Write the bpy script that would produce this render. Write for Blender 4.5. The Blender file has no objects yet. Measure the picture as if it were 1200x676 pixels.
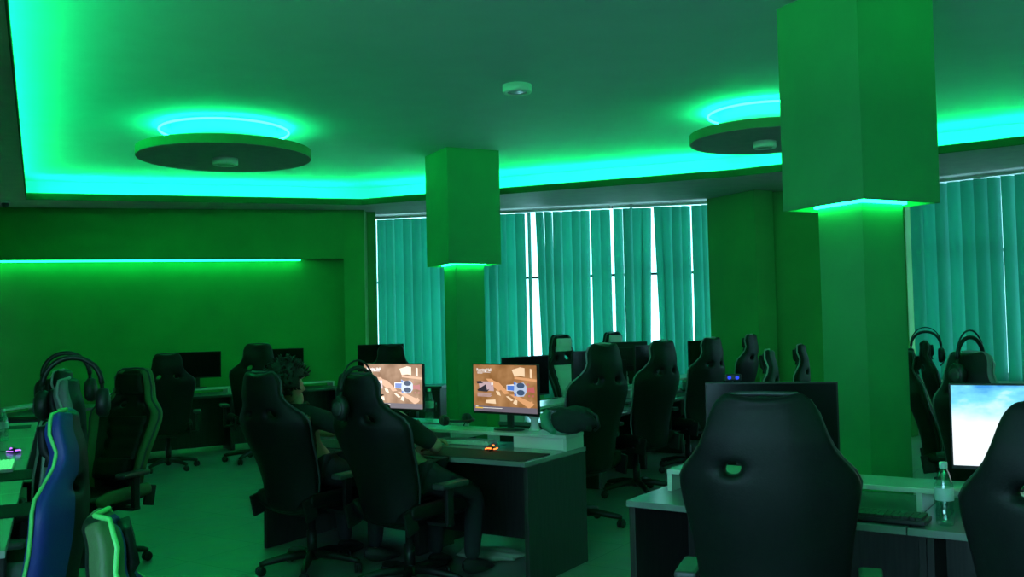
import bpy, bmesh, math, random
from mathutils import Vector, Matrix
random.seed(7)
S = bpy.context.scene
COL = S.collection
PI = math.pi

# ------------------------------------------------------------------ camera
CAM_H, F = 1.58, 1100.0
PITCH, ROLL = math.radians(2.08), math.radians(1.3)
_f = Vector((0, math.cos(PITCH), math.sin(PITCH)))
_u0 = Vector((0, -math.sin(PITCH), math.cos(PITCH)))
_r0 = Vector((1, 0, 0))
_r = math.cos(ROLL) * _r0 - math.sin(ROLL) * _u0
_u = math.sin(ROLL) * _r0 + math.cos(ROLL) * _u0
CAMP = Vector((0, 0, CAM_H))
cd = bpy.data.cameras.new('camera')
cam = bpy.data.objects.new('camera', cd)
COL.objects.link(cam)
cam.matrix_world = Matrix((( _r.x, _u.x, -_f.x, 0), (_r.y, _u.y, -_f.y, 0), (_r.z, _u.z, -_f.z, CAM_H), (0, 0, 0, 1)))
cd.sensor_width = 36.0
cd.lens = 36.0 * F / 1200.0
cd.clip_start = 0.05
S.camera = cam

# ------------------------------------------------------------------ light + exposure
S.view_settings.view_transform = 'Standard'
S.view_settings.look = 'None'
S.view_settings.exposure = 1.2
S.view_settings.gamma = 1.0
S.view_settings.use_curve_mapping = False
DAY = 2.5          # daylight outside the windows
COVE = 38.0        # led strips in the ceiling cove
RING = 26.0        # led rings above the ceiling discs
COLL = 16.0        # led frames under the column boxes
BULK = 8.0         # led strip under the wall bulkhead
w = bpy.data.worlds.new('daylight'); S.world = w
w.use_nodes = True
bg = w.node_tree.nodes['Background']
bg.inputs[0].default_value = (0.40, 0.90, 1.10, 1)
bg.inputs[1].default_value = DAY
LED = (0.004, 1.0, 0.22)

def ray(px, py):
    return (_f * F + _r * (px - 600) - _u * (py - 338)).normalized()
def at_z(px, py, z):
    d = ray(px, py); t = (z - CAM_H) / d.z
    return CAMP + d * t
def at_d(px, d, z=1.0):
    """ground point at forward distance d whose height z shows at column px"""
    py = 378.0
    for _ in range(6):
        v = ray(px, py); t = d / v.y
        py += (v.z * t + CAM_H - z) * F / d
    p = CAMP + ray(px, py) * (d / ray(px, py).y)
    return Vector((p.x, p.y, 0))

# ------------------------------------------------------------------ materials
def mat(name, col, rough=0.6, metal=0.0, spec=0.5, noise=0.0, nscale=30.0, bump=0.0, bscale=200.0):
    m = bpy.data.materials.new(name); m.use_nodes = True
    nt = m.node_tree; b = nt.nodes['Principled BSDF']
    b.inputs['Base Color'].default_value = (*col, 1)
    b.inputs['Roughness'].default_value = rough
    b.inputs['Metallic'].default_value = metal
    b.inputs['Specular IOR Level'].default_value = spec
    tc = nt.nodes.new('ShaderNodeTexCoord')
    if noise > 0:
        n = nt.nodes.new('ShaderNodeTexNoise'); n.inputs['Scale'].default_value = nscale
        n.inputs['Detail'].default_value = 4
        nt.links.new(tc.outputs['Object'], n.inputs['Vector'])
        r = nt.nodes.new('ShaderNodeValToRGB')
        r.color_ramp.elements[0].position = 0.3; r.color_ramp.elements[1].position = 0.7
        r.color_ramp.elements[0].color = (*[c * (1 - noise) for c in col], 1)
        r.color_ramp.elements[1].color = (*[min(1, c * (1 + noise)) for c in col], 1)
        nt.links.new(n.outputs['Fac'], r.inputs['Fac'])
        nt.links.new(r.outputs['Color'], b.inputs['Base Color'])
    if bump > 0:
        n2 = nt.nodes.new('ShaderNodeTexNoise'); n2.inputs['Scale'].default_value = bscale
        nt.links.new(tc.outputs['Object'], n2.inputs['Vector'])
        bp = nt.nodes.new('ShaderNodeBump'); bp.inputs['Strength'].default_value = bump
        bp.inputs['Distance'].default_value = 0.004
        nt.links.new(n2.outputs['Fac'], bp.inputs['Height'])
        nt.links.new(bp.outputs['Normal'], b.inputs['Normal'])
    return m
def emis(name, col, strength):
    m = bpy.data.materials.new(name); m.use_nodes = True
    nt = m.node_tree; nt.nodes.clear()
    o = nt.nodes.new('ShaderNodeOutputMaterial'); e = nt.nodes.new('ShaderNodeEmission')
    e.inputs[0].default_value = (*col, 1); e.inputs[1].default_value = strength
    nt.links.new(e.outputs[0], o.inputs[0])
    return m
def wood(name, c1, c2, rough=0.45):
    m = mat(name, c1, rough)
    nt = m.node_tree; b = nt.nodes['Principled BSDF']
    tc = nt.nodes.new('ShaderNodeTexCoord'); mp = nt.nodes.new('ShaderNodeMapping')
    mp.inputs['Scale'].default_value = (30, 30, 1.6)
    n = nt.nodes.new('ShaderNodeTexNoise'); n.inputs['Scale'].default_value = 2.5; n.inputs['Detail'].default_value = 5
    r = nt.nodes.new('ShaderNodeValToRGB')
    r.color_ramp.elements[0].color = (*c1, 1); r.color_ramp.elements[1].color = (*c2, 1)
    r.color_ramp.elements[0].position = 0.35; r.color_ramp.elements[1].position = 0.65
    nt.links.new(tc.outputs['Object'], mp.inputs[0]); nt.links.new(mp.outputs[0], n.inputs['Vector'])
    nt.links.new(n.outputs['Fac'], r.inputs['Fac']); nt.links.new(r.outputs['Color'], b.inputs['Base Color'])
    return m

M = {}
M['paint'] = mat('green_wall_paint', (0.08, 0.315, 0.085), 0.85, noise=0.06, nscale=2.0, bump=0.15, bscale=90)
M['palewall'] = mat('pale_wall_paint', (0.55, 0.62, 0.55), 0.8, noise=0.05, nscale=3.0)
M['paint_column'] = mat('green_column_paint', (0.06, 0.33, 0.12), 0.85, noise=0.05, nscale=3.0, bump=0.15, bscale=90)
M['ceiling'] = mat('white_ceiling_paint', (0.58, 0.66, 0.74), 0.75, noise=0.03, nscale=3.0, bump=0.1, bscale=60)
M['lip'] = mat('dark_green_edge_paint', (0.02, 0.09, 0.025), 0.85)
M['soffit'] = mat('grey_soffit_board', (0.42, 0.40, 0.34), 0.7, noise=0.08, nscale=6)
M['disc'] = mat('grey_disc_board', (0.33, 0.33, 0.30), 0.8, noise=0.08, nscale=8)
M['disc_rim'] = mat('green_disc_rim', (0.10, 0.32, 0.12), 0.8)
M['white'] = mat('white_plastic', (0.70, 0.72, 0.70), 0.4)
M['laminate'] = mat('pale_laminate', (0.55, 0.58, 0.56), 0.22, noise=0.03, nscale=12)
M['desktop'] = mat('grey_laminate_top', (0.20, 0.22, 0.22), 0.2, noise=0.05, nscale=12)
M['darktop'] = mat('dark_laminate', (0.055, 0.06, 0.06), 0.3, noise=0.15, nscale=20)
M['panel'] = wood('dark_wood_panel', (0.018, 0.018, 0.017), (0.032, 0.031, 0.03))
M['black'] = mat('black_plastic', (0.012, 0.013, 0.014), 0.45)
M['leather'] = mat('black_leatherette', (0.0065, 0.0075, 0.008), 0.52, spec=0.26, bump=0.2, bscale=160, noise=0.15, nscale=40)
M['grey_leather'] = mat('grey_leatherette', (0.16, 0.17, 0.18), 0.55, bump=0.2, bscale=160)
M['white_leather'] = mat('white_leatherette', (0.70, 0.70, 0.70), 0.5, bump=0.2, bscale=160)
M['blue_leather'] = mat('blue_leatherette', (0.02, 0.035, 0.24), 0.5, bump=0.2, bscale=160)
M['olive_leather'] = mat('pale_green_leatherette', (0.07, 0.15, 0.055), 0.55, bump=0.2, bscale=160)
M['pipe_dark'] = mat('dark_piping', (0.05, 0.055, 0.06), 0.45)
M['pipe_grey'] = mat('grey_piping', (0.30, 0.32, 0.33), 0.45)
M['pipe_green'] = mat('bright_green_piping', (0.16, 0.75, 0.20), 0.45)
M['pad'] = mat('black_mouse_mat_cloth', (0.016, 0.018, 0.02), 0.8, bump=0.2, bscale=500)
M['arm'] = mat('dark_grey_arm_pad', (0.06, 0.065, 0.065), 0.38)
M['chrome'] = mat('chrome_metal', (0.5, 0.5, 0.5), 0.25, metal=1.0)
M['offscreen'] = mat('black_screen_glass', (0.005, 0.006, 0.007), 0.18, spec=0.22)
M['vane'] = None
M['skin'] = mat('skin', (0.42, 0.25, 0.17), 0.55, noise=0.06, nscale=20)
M['hair'] = mat('black_hair', (0.010, 0.009, 0.009), 0.55, bump=0.8, bscale=60)
M['jacket'] = mat('black_jacket_cloth', (0.016, 0.018, 0.02), 0.85, bump=0.3, bscale=120)
M['trouser'] = mat('dark_trouser_cloth', (0.02, 0.024, 0.03), 0.85, bump=0.3, bscale=120)
M['shoe'] = mat('dark_shoe_rubber', (0.03, 0.03, 0.03), 0.6)
M['led'] = emis('green_led_cove', LED, COVE)
M['led_ring'] = emis('green_led_ring', LED, RING)
M['led_col'] = emis('green_led_column', LED, COLL)
M['led_bulk'] = emis('green_led_bulkhead', LED, BULK)

def vane_mat():
    m = bpy.data.materials.new('teal_blind_fabric'); m.use_nodes = True
    nt = m.node_tree; nt.nodes.clear()
    o = nt.nodes.new('ShaderNodeOutputMaterial')
    d = nt.nodes.new('ShaderNodeBsdfDiffuse'); t = nt.nodes.new('ShaderNodeBsdfTranslucent')
    d.inputs[0].default_value = (0.16, 0.42, 0.36, 1)
    tc = nt.nodes.new('ShaderNodeTexCoord'); n = nt.nodes.new('ShaderNodeTexNoise'); n.inputs['Scale'].default_value = 160
    r = nt.nodes.new('ShaderNodeValToRGB')
    r.color_ramp.elements[0].color = (0.010, 0.26, 0.15, 1); r.color_ramp.elements[1].color = (0.016, 0.33, 0.20, 1)
    nt.links.new(tc.outputs['Object'], n.inputs['Vector']); nt.links.new(n.outputs['Fac'], r.inputs[0])
    oi = nt.nodes.new('ShaderNodeObjectInfo'); ma = nt.nodes.new('ShaderNodeMath'); ma.operation = 'MULTIPLY_ADD'; ma.inputs[1].default_value = .55; ma.inputs[2].default_value = .72
    nt.links.new(oi.outputs['Random'], ma.inputs[0])
    vm = nt.nodes.new('ShaderNodeVectorMath'); vm.operation = 'SCALE'; nt.links.new(r.outputs[0], vm.inputs[0]); nt.links.new(ma.outputs[0], vm.inputs['Scale'])
    nt.links.new(vm.outputs[0], t.inputs[0])
    mx = nt.nodes.new('ShaderNodeMixShader'); mx.inputs[0].default_value = 0.30
    nt.links.new(d.outputs[0], mx.inputs[1]); nt.links.new(t.outputs[0], mx.inputs[2])
    nt.links.new(mx.outputs[0], o.inputs[0])
    return m
M['vane'] = vane_mat()
def glass_mat(name, col, clear):
    m = bpy.data.materials.new(name); m.use_nodes = True
    nt = m.node_tree; nt.nodes.clear()
    o = nt.nodes.new('ShaderNodeOutputMaterial')
    t = nt.nodes.new('ShaderNodeBsdfTransparent'); g = nt.nodes.new('ShaderNodeBsdfGlossy')
    t.inputs[0].default_value = (*col, 1); g.inputs[0].default_value = (0.8, 0.9, 0.9, 1); g.inputs[1].default_value = 0.08
    mx = nt.nodes.new('ShaderNodeMixShader'); mx.inputs[0].default_value = 1 - clear
    nt.links.new(t.outputs[0], mx.inputs[1]); nt.links.new(g.outputs[0], mx.inputs[2])
    nt.links.new(mx.outputs[0], o.inputs[0])
    return m
M['pane'] = glass_mat('window_glass', (0.95, 0.97, 0.96), 0.94)
M['bottle'] = glass_mat('clear_bottle_plastic', (0.62, 0.85, 0.80), 0.78)
M['bottle_label'] = mat('pale_bottle_label', (0.55, 0.7, 0.72), 0.5)

def floor_mat():
    m = mat('beige_floor_tile', (0.45, 0.47, 0.44), 0.3)
    nt = m.node_tree; b = nt.nodes['Principled BSDF']
    tc = nt.nodes.new('ShaderNodeTexCoord'); mp = nt.nodes.new('ShaderNodeMapping')
    mp.inputs['Rotation'].default_value = (0, 0, math.radians(33))
    br = nt.nodes.new('ShaderNodeTexBrick'); br.offset = 0.0
    br.inputs['Scale'].default_value = 1.0
    br.inputs['Brick Width'].default_value = 0.6; br.inputs['Row Height'].default_value = 0.6
    br.inputs['Mortar Size'].default_value = 0.004
    br.inputs['Color1'].default_value = (0.39, 0.41, 0.39, 1); br.inputs['Color2'].default_value = (0.35, 0.37, 0.35, 1)
    br.inputs['Mortar'].default_value = (0.20, 0.22, 0.20, 1)
    n = nt.nodes.new('ShaderNodeTexNoise'); n.inputs['Scale'].default_value = 6; n.inputs['Detail'].default_value = 8
    mx = nt.nodes.new('ShaderNodeMix'); mx.data_type = 'RGBA'; mx.blend_type = 'MULTIPLY'; mx.inputs[0].default_value = 0.45
    nt.links.new(tc.outputs['Object'], mp.inputs[0]); nt.links.new(mp.outputs[0], br.inputs['Vector'])
    nt.links.new(tc.outputs['Object'], n.inputs['Vector'])
    nt.links.new(br.outputs['Color'], mx.inputs[6]); nt.links.new(n.outputs['Color'], mx.inputs[7])
    nt.links.new(mx.outputs[2], b.inputs['Base Color'])
    return m
M['floor'] = floor_mat()

# ------------------------------------------------------------------ mesh helpers
class MB:
    def __init__(s): s.bm = bmesh.new(); s.mi = 0
    def _new(s, verts, faces):
        vs = [s.bm.verts.new(v) for v in verts]
        for f in faces:
            try:
                fc = s.bm.faces.new([vs[i] for i in f]); fc.material_index = s.mi
            except ValueError: pass
        return vs
    def box(s, c, size, rz=0.0, bev=0.0, rx=0.0, ry=0.0):
        hx, hy, hz = [a / 2 for a in size]
        R = Matrix.Translation(Vector(c)) @ Matrix.Rotation(rz, 4, 'Z') @ Matrix.Rotation(ry, 4, 'Y') @ Matrix.Rotation(rx, 4, 'X')
        vs = s._new([R @ Vector((x, y, z)) for x in (-hx, hx) for y in (-hy, hy) for z in (-hz, hz)],
                    [(0, 1, 3, 2), (4, 6, 7, 5), (0, 4, 5, 1), (2, 3, 7, 6), (0, 2, 6, 4), (1, 5, 7, 3)])
        if bev > 0:
            es = {e for v in vs for e in v.link_edges}
            bmesh.ops.bevel(s.bm, geom=list(es), offset=bev, segments=2, affect='EDGES', profile=0.6)
        return s
    def prism(s, pts, z0, z1):
        n = len(pts)
        v = [(p[0], p[1], z0) for p in pts] + [(p[0], p[1], z1) for p in pts]
        f = [tuple(range(n))[::-1], tuple(range(n, 2 * n))] + [(i, (i + 1) % n, n + (i + 1) % n, n + i) for i in range(n)]
        s._new(v, f); return s
    def tube(s, pts, r, seg=8, closed=False, cap=True):
        pts = [Vector(p) for p in pts]; n = len(pts)
        rs = r if isinstance(r, (list, tuple)) else [r] * n
        rings = []; up = Vector((0, 0, 1)); prev = None
        for i in range(n):
            a = pts[(i - 1) % n] if (closed or i > 0) else pts[i]
            b = pts[(i + 1) % n] if (closed or i < n - 1) else pts[i]
            t = (b - a).normalized()
            if prev is None:
                x = t.cross(up)
                if x.length < 1e-3: x = t.cross(Vector((1, 0, 0)))
            else:
                x = prev - t * prev.dot(t)
                if x.length < 1e-4: x = t.cross(up)
            x.normalize(); prev = x; y = t.cross(x)
            rings.append([s.bm.verts.new(pts[i] + (x * math.cos(2 * PI * k / seg) + y * math.sin(2 * PI * k / seg)) * rs[i]) for k in range(seg)])
        m = n if closed else n - 1
        for i in range(m):
            A, B = rings[i], rings[(i + 1) % n]
            for k in range(seg):
                fc = s.bm.faces.new((A[k], A[(k + 1) % seg], B[(k + 1) % seg], B[k])); fc.material_index = s.mi; fc.smooth = True
        if cap and not closed:
            for Rr in (rings[0], rings[-1]):
                fc = s.bm.faces.new(Rr); fc.material_index = s.mi
        return s
    def lathe(s, prof, c=(0, 0, 0), seg=20, axis='Z', sx=1.0, sy=1.0):
        c = Vector(c); rings = []
        for (r, z) in prof:
            ring = []
            for k in range(seg):
                a = 2 * PI * k / seg
                p = (r * math.cos(a) * sx, r * math.sin(a) * sy, z)
                if axis == 'X': p = (p[2], p[0], p[1])
                if axis == 'Y': p = (p[0], p[2], p[1])
                ring.append(s.bm.verts.new(c + Vector(p)))
            rings.append(ring)
        for A, B in zip(rings, rings[1:]):
            for k in range(seg):
                fc = s.bm.faces.new((A[k], A[(k + 1) % seg], B[(k + 1) % seg], B[k])); fc.material_index = s.mi; fc.smooth = True
        for Rr in (rings[0], rings[-1]):
            fc = s.bm.faces.new(Rr); fc.material_index = s.mi
        return s
    def grid(s, fn, us, vs, skip=None, mif=None):
        P = [[s.bm.verts.new(fn(u, v)) for u in us] for v in vs]
        for j in range(len(vs) - 1):
            for i in range(len(us) - 1):
                if skip and skip(i, j): continue
                if mif: s.mi = mif(i, j)
                fc = s.bm.faces.new((P[j][i], P[j][i + 1], P[j + 1][i + 1], P[j + 1][i])); fc.material_index = s.mi; fc.smooth = True
        return s
    def poly(s, pts):
        s._new(pts, [tuple(range(len(pts)))]); return s
    def mesh(s, name):
        bmesh.ops.recalc_face_normals(s.bm, faces=s.bm.faces)
        me = bpy.data.meshes.new(name); s.bm.to_mesh(me); s.bm.free(); return me
    def build(s, name, material, parent=None, loc=None, mods=None):
        me = s.mesh(name)
        for m in (material if isinstance(material, (list, tuple)) else [material]): me.materials.append(m)
        o = bpy.data.objects.new(name, me); COL.objects.link(o)
        if parent is not None: o.parent = parent
        if loc is not None: o.location = loc
        return o

def empty(name, loc, rz=0.0):
    o = bpy.data.objects.new(name, None); COL.objects.link(o)
    o.empty_display_size = 0.1
    o.location = loc; o.rotation_euler = (0, 0, rz); return o
def tag(o, label, cat, group=None, kind=None):
    o['label'] = label; o['category'] = cat
    if group: o['group'] = group
    if kind: o['kind'] = kind
    return o
def struct(o, label=None, cat=None):
    o['kind'] = 'structure'
    if label: o['label'] = label
    if cat: o['category'] = cat
    return o
def kids(o): return [c for c in bpy.data.objects if c.parent is o]
def copy_tree(o, parent=None):
    c = o.copy(); COL.objects.link(c)
    if parent is not None: c.parent = parent
    for ch in kids(o): copy_tree(ch, c)
    return c
def solid(o, th, sub=1, off=0.0):
    m = o.modifiers.new('solid', 'SOLIDIFY'); m.thickness = th; m.offset = off
    if sub:
        q = o.modifiers.new('sub', 'SUBSURF'); q.levels = sub; q.render_levels = sub
    return o

# ------------------------------------------------------------------ room shell
HC, ZS, ZT = 3.62, 3.3, 3.38        # ceiling, soffit underside, soffit top edge
A_DIR = Vector((-math.sin(math.radians(27.2)), math.cos(math.radians(27.2)), 0))   # building grid, going away
B_DIR = Vector((A_DIR.y, -A_DIR.x, 0))                                             # building grid, going right

inB, inC, inH, inI = at_z(30, 233.5, ZS), at_z(424, 240, ZS), at_z(862, 206.5, ZS), at_z(1200, 169, ZS)
inA = at_z(5, -1, ZS)
dl = (inA - inB).normalized()
inM = inB + dl * 14.6
inJ = inI + (inI - inH).normalized() * 2.4
inK = inM + B_DIR * 6.6
inL = inM
inner = [inB, inC, inH, inI, inJ, inK, inL]

wl0, wl1 = at_z(150, 244, ZS), at_z(402, 246, ZS)
dw = (wl1 - wl0).normalized()
wallL0 = wl0 - dw * 2.4                     # far-left corner of the room
ww0, ww1 = at_z(424, 252, ZS), at_z(846, 232, ZS)
wr0, wr1 = at_z(1098, 207, ZS), at_z(1200, 195, ZS)
dr = (wr1 - wr0).normalized()
wrS = wr0 - dr * 0.42                       # where the right window starts
wrE = wr1 + dr * 2.6
sideL = inB + dl * 15.8 - B_DIR * 1.25
cornL = wallL0
backR = sideL + B_DIR * 9.6
outer = [cornL, Vector((wl1.x, wl1.y, 0)), ww1, wr1, wrE, backR, sideL]
outer = [Vector((p.x, p.y, 0)) for p in outer]

def wall_seg(name, a, b, z0, z1, m, th=0.12, side=1, label=None):
    """a wall whose room face runs a->b; thickness goes away from the room"""
    a = Vector((a.x, a.y, 0)); b = Vector((b.x, b.y, 0))
    d = (b - a).normalized(); n = Vector((-d.y, d.x, 0)) * side * th
    mb = MB(); mb.prism([a, b, b + n, a + n], z0, z1)
    return struct(mb.build(name, m), label)

big = MB(); fl = [(-9.5, -4), (10.5, -4), (10.5, 16.5), (-9.5, 16.5)]
big.prism(fl, -0.1, 0.0)
struct(big.build('floor', M['floor']), 'tiled floor')
cm = MB(); cm.prism(fl, HC, HC + 0.1)
struct(cm.build('ceiling', M['ceiling']), 'white ceiling lit green')

# soffit ring around the raised ceiling field
sm = MB()
n = len(inner)
out2 = []
cen = Vector((0, 6, 0))
outS = [wallL0 - dw * .3 + A_DIR * .3, Vector((ww0.x, ww0.y, 0)) + Vector((-0.1, .3, 0)), Vector((ww1.x, ww1.y, 0)) + Vector((.6, .4, 0)),
        Vector((wr1.x, wr1.y, 0)) + Vector((.25, .25, 0)), Vector((wrE.x, wrE.y, 0)) + Vector((.25, .1, 0)), backR + B_DIR * .2 - A_DIR * .2, sideL - B_DIR * .2 - A_DIR * .2]
for i in range(n):
    j = (i + 1) % n
    q = [inner[i], inner[j], outS[j], outS[i]]
    v = [(p.x, p.y, ZS) for p in q] + [(p.x, p.y, ZT) for p in q]
    sm._new(v, [(0, 1, 2, 3), (4, 5, 6, 7), (0, 1, 5, 4), (2, 3, 7, 6)])
so = sm.build('trim_1', M['soffit'])
struct(so, 'dropped soffit around the ceiling cove')

# green front edge of the soffit
em = MB()
for i in range(n):
    a, b = inner[i], inner[(i + 1) % n]
    d = (b - a); d.z = 0; L = d.length; d.normalize(); nn = Vector((d.y, -d.x, 0))   # points into the room
    if (cen - a).dot(nn) < 0: nn = -nn
    em.prism([a, b, b + nn * .012, a + nn * .012], ZS - .004, ZT + .004)
struct(em.build('trim_2', M['lip']), 'green painted edge of the soffit')

# white upright face at the back of the cove
cv = MB()
def inset(i):
    a, b, c = inner[(i - 1) % n], inner[i], inner[(i + 1) % n]
    d1 = (b - a); d2 = (c - b); d1.z = d2.z = 0; d1.normalize(); d2.normalize()
    n1 = Vector((-d1.y, d1.x, 0)); n2 = Vector((-d2.y, d2.x, 0)); m_ = (n1 + n2); m_.normalize()
    return Vector((b.x, b.y, 0)) + m_ * (.55 / max(.3, m_.dot(n1)))
ins = [inset(i) for i in range(n)]
for i in range(n):
    a, b = ins[i], ins[(i + 1) % n]; d = (b - a).normalized(); nn = Vector((-d.y, d.x, 0))
    cv.prism([a, b, b + nn * .03, a + nn * .03], ZT - .01, HC)
struct(cv.build('trim_6', M['ceiling']), 'white upright back of the ceiling cove')

# led strips in the cove
cx = 0
for i, nm in ((0, 'a'), (1, 'b'), (2, 'c'), (3, 'd'), (5, 'e'), (6, 'f'), (4, 'g')):
    a, b = inner[i].copy(), inner[(i + 1) % n].copy(); a.z = b.z = 0
    d = (b - a).normalized(); nn = Vector((d.y, -d.x, 0))
    if (cen - a).dot(nn) < 0: nn = -nn
    a2, b2 = a - nn * .2 + d * .02, b - nn * .2 - d * .02
    if i == 6: b2 = b2 - d * .05
    mb = MB(); mb.prism([a2, b2, b2 + nn * .02, a2 + nn * .02], ZT + .002, ZT + .028)
    o = mb.build('led_strip', M['led'])
    where = {0: 'above the left back wall', 1: 'above the main window', 2: 'between main window and right window', 3: 'above the right window',
             4: 'along the right side of the ceiling', 5: 'along the rear of the ceiling', 6: 'along the left side of the ceiling'}[i]
    tag(o, 'green glowing LED strip in the ceiling cove ' + where, 'led strip', 'LED strips in the ceiling cove')

# walls
BZ = 2.58
struct(wall_seg('wall_left', wallL0 + Vector((dw.y, -dw.x, 0)) * -.22, wl1 + dw * .5 + Vector((dw.y, -dw.x, 0)) * -.22, 0, HC, M['paint']), 'green back wall on the left')
bk = MB()
nrm = Vector((-dw.y, dw.x, 0))
bk.prism([wallL0, wl1, wl1 + nrm * .215, wallL0 + nrm * .215], BZ, ZS - .002)
struct(bk.build('trim_3', M['paint']), 'green bulkhead along the top of the left wall')
# led under the bulkhead
s0 = wallL0 + nrm * .09; s1 = wallL0 + dw * (at_z(352, 304, BZ) - wallL0).dot(dw) + nrm * .09
s0.z = s1.z = 0
mb = MB(); mb.prism([s0, s1, s1 + nrm * .025, s0 + nrm * .025], BZ - .022, BZ - .001)
tag(mb.build('led_strip', M['led_bulk']), 'green glowing LED strip under the bulkhead on the left wall', 'led strip')
# pilaster between left wall and main window
pl = MB()
pa = Vector((wl1.x, wl1.y, 0)); pb = Vector((ww0.x, ww0.y, 0)) + Vector((.16, -.05, 0))
pl.prism([pa, at_z(428, 246, ZS) * Vector((1, 1, 0)) if False else Vector((pa.x + .30, pa.y + .02, 0)), pb + Vector((-.02, .5, 0)), pa + Vector((-.1, .8, 0))], 0, ZS - .002)
struct(pl.build('trim_4', M['paint']), 'green pilaster left of the main window')

dwn = Vector((ww1.x - ww0.x, ww1.y - ww0.y, 0)).normalized(); nwn = Vector((-dwn.y, dwn.x, 0))
SILL = 0.55
wb0 = Vector((ww0.x, ww0.y, 0)) + nwn * .2 - dwn * .3; wb1 = Vector((ww1.x, ww1.y, 0)) + nwn * .2 + dwn * .9
struct(wall_seg('wall_back', wb0, wb1, 0, SILL, M['paint'], .15), 'low green wall under the main window')
def window(name, a, b, z0, z1, n_m):
    d = (b - a).normalized(); nn = Vector((-d.y, d.x, 0)); L = (b - a).length
    rz = math.atan2(d.y, d.x)
    mb = MB()
    for z in (z0 + .03, z1 - .03, z0 + (z1 - z0) * .62):
        c = (a + b) / 2 + nn * .06; mb.box((c.x, c.y, z), (L, .06, .035), rz)
    for i in range(n_m + 1):
        c = a + d * (L * i / n_m) + nn * .06; mb.box((c.x, c.y, (z0 + z1) / 2), (.045, .06, z1 - z0), rz)
    e = struct(mb.build(name, M['black']), 'window frame behind the blinds')
    g = MB(); a2, b2 = a + nn * .06, b + nn * .06
    g.prism([a2, b2, b2 + nn * .006, a2 + nn * .006], z0, z1)
    p = g.build('window_pane', M['pane'], e); p['kind'] = 'structure'
    return e
window('window_1', wb0, wb1, SILL, ZS, 3)
# pilaster with the main window on its left and the dark wall on its right
pc = at_z(884, 222, ZS); pc.z = 0
pm = MB(); q0 = pc - B_DIR * 0 + Vector((0, 0, 0))
pl0 = at_z(849, 222, ZS); pl0.z = 0
pm.prism([pc, pc + B_DIR * .32, pc + B_DIR * .32 + A_DIR * .5, pc + A_DIR * 1.0], 0, ZS - .002)
struct(pm.build('trim_5', M['paint']), 'green pilaster right of the main window')
# dark wall to the right window
wd0 = pc + B_DIR * .25 + A_DIR * .32
struct(wall_seg('wall_right', wd0, wrS + Vector((0, 0, 0)), 0, ZS - .002, M['paint']), 'dark green wall between the windows')
dwr = Vector((dr.x, dr.y, 0)).normalized(); nwr = Vector((-dwr.y, dwr.x, 0))
wv0 = Vector((wrS.x, wrS.y, 0)) + nwr * .2; wv1 = Vector((wrE.x, wrE.y, 0)) + nwr * .2
struct(wall_seg('wall_window', wv0, wv1, 0, .78, M['palewall'], .15), 'low wall under the right window')
window('window_2', wv0, wv1, .78, ZS, 5)
struct(wall_seg('wall_right_jamb', Vector((wrS.x, wrS.y, 0)), wv0 + nwr * .15, 0, ZS - .002, M['paint'], .12, 1))
struct(wall_seg('wall_side_right', wrE, backR, 0, HC, M['paint']))
struct(wall_seg('wall_rear', backR, sideL, 0, HC, M['paint']))
rm0 = Vector((sideL.x, sideL.y, 0)) + A_DIR * .3; rm1 = rm0 + A_DIR * 4.4
def portal(a, b, z0, z1, inward):
    l = bpy.data.lights.new('daylight_portal', 'AREA'); l.shape = 'RECTANGLE'
    a = Vector((a.x, a.y, 0)); b = Vector((b.x, b.y, 0)); L = (b - a).length
    l.size = L; l.size_y = z1 - z0; l.cycles.is_portal = True
    o = bpy.data.objects.new('daylight_portal', l); COL.objects.link(o)
    c = (a + b) / 2 - inward * .25
    o.location = (c.x, c.y, (z0 + z1) / 2)
    o.rotation_euler = inward.to_track_quat('-Z', 'Y').to_euler()
portal(wb0, wb1, SILL, ZS, -nwn)
portal(wv0, wv1, SILL, ZS, -nwr)
portal(rm0, rm1, .3, 3.1, B_DIR)
window('window_3', rm0, rm1, .3, 3.1, 4)  # unseen window without blinds, added for teal daylight on ceiling and columns
struct(wall_seg('wall_side_left', rm1, cornL, 0, HC, M['paint']))
struct(wall_seg('wall_left_sill', sideL, rm1, 0, .3, M['paint'])); struct(wall_seg('wall_left_header', sideL, rm1, 3.1, HC, M['paint']))
struct(wall_seg('wall_left_pier', sideL, rm0, .3, 3.1, M['paint']))
# wall strips that close the gap above the soffit
for nm, a, b in (('wall_upper_back', cornL + nrm * .3, wb0 + nwn * .3), ('wall_upper_window', wb0 + nwn * .3 - dwn * .3, wb1 + nwn * .35), ('wall_upper_right', wb1 + nwn * .35, wrE + nwr * .3)):
    struct(wall_seg(nm, a, b, ZS + .0, HC, M['paint'], .1))

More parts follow.
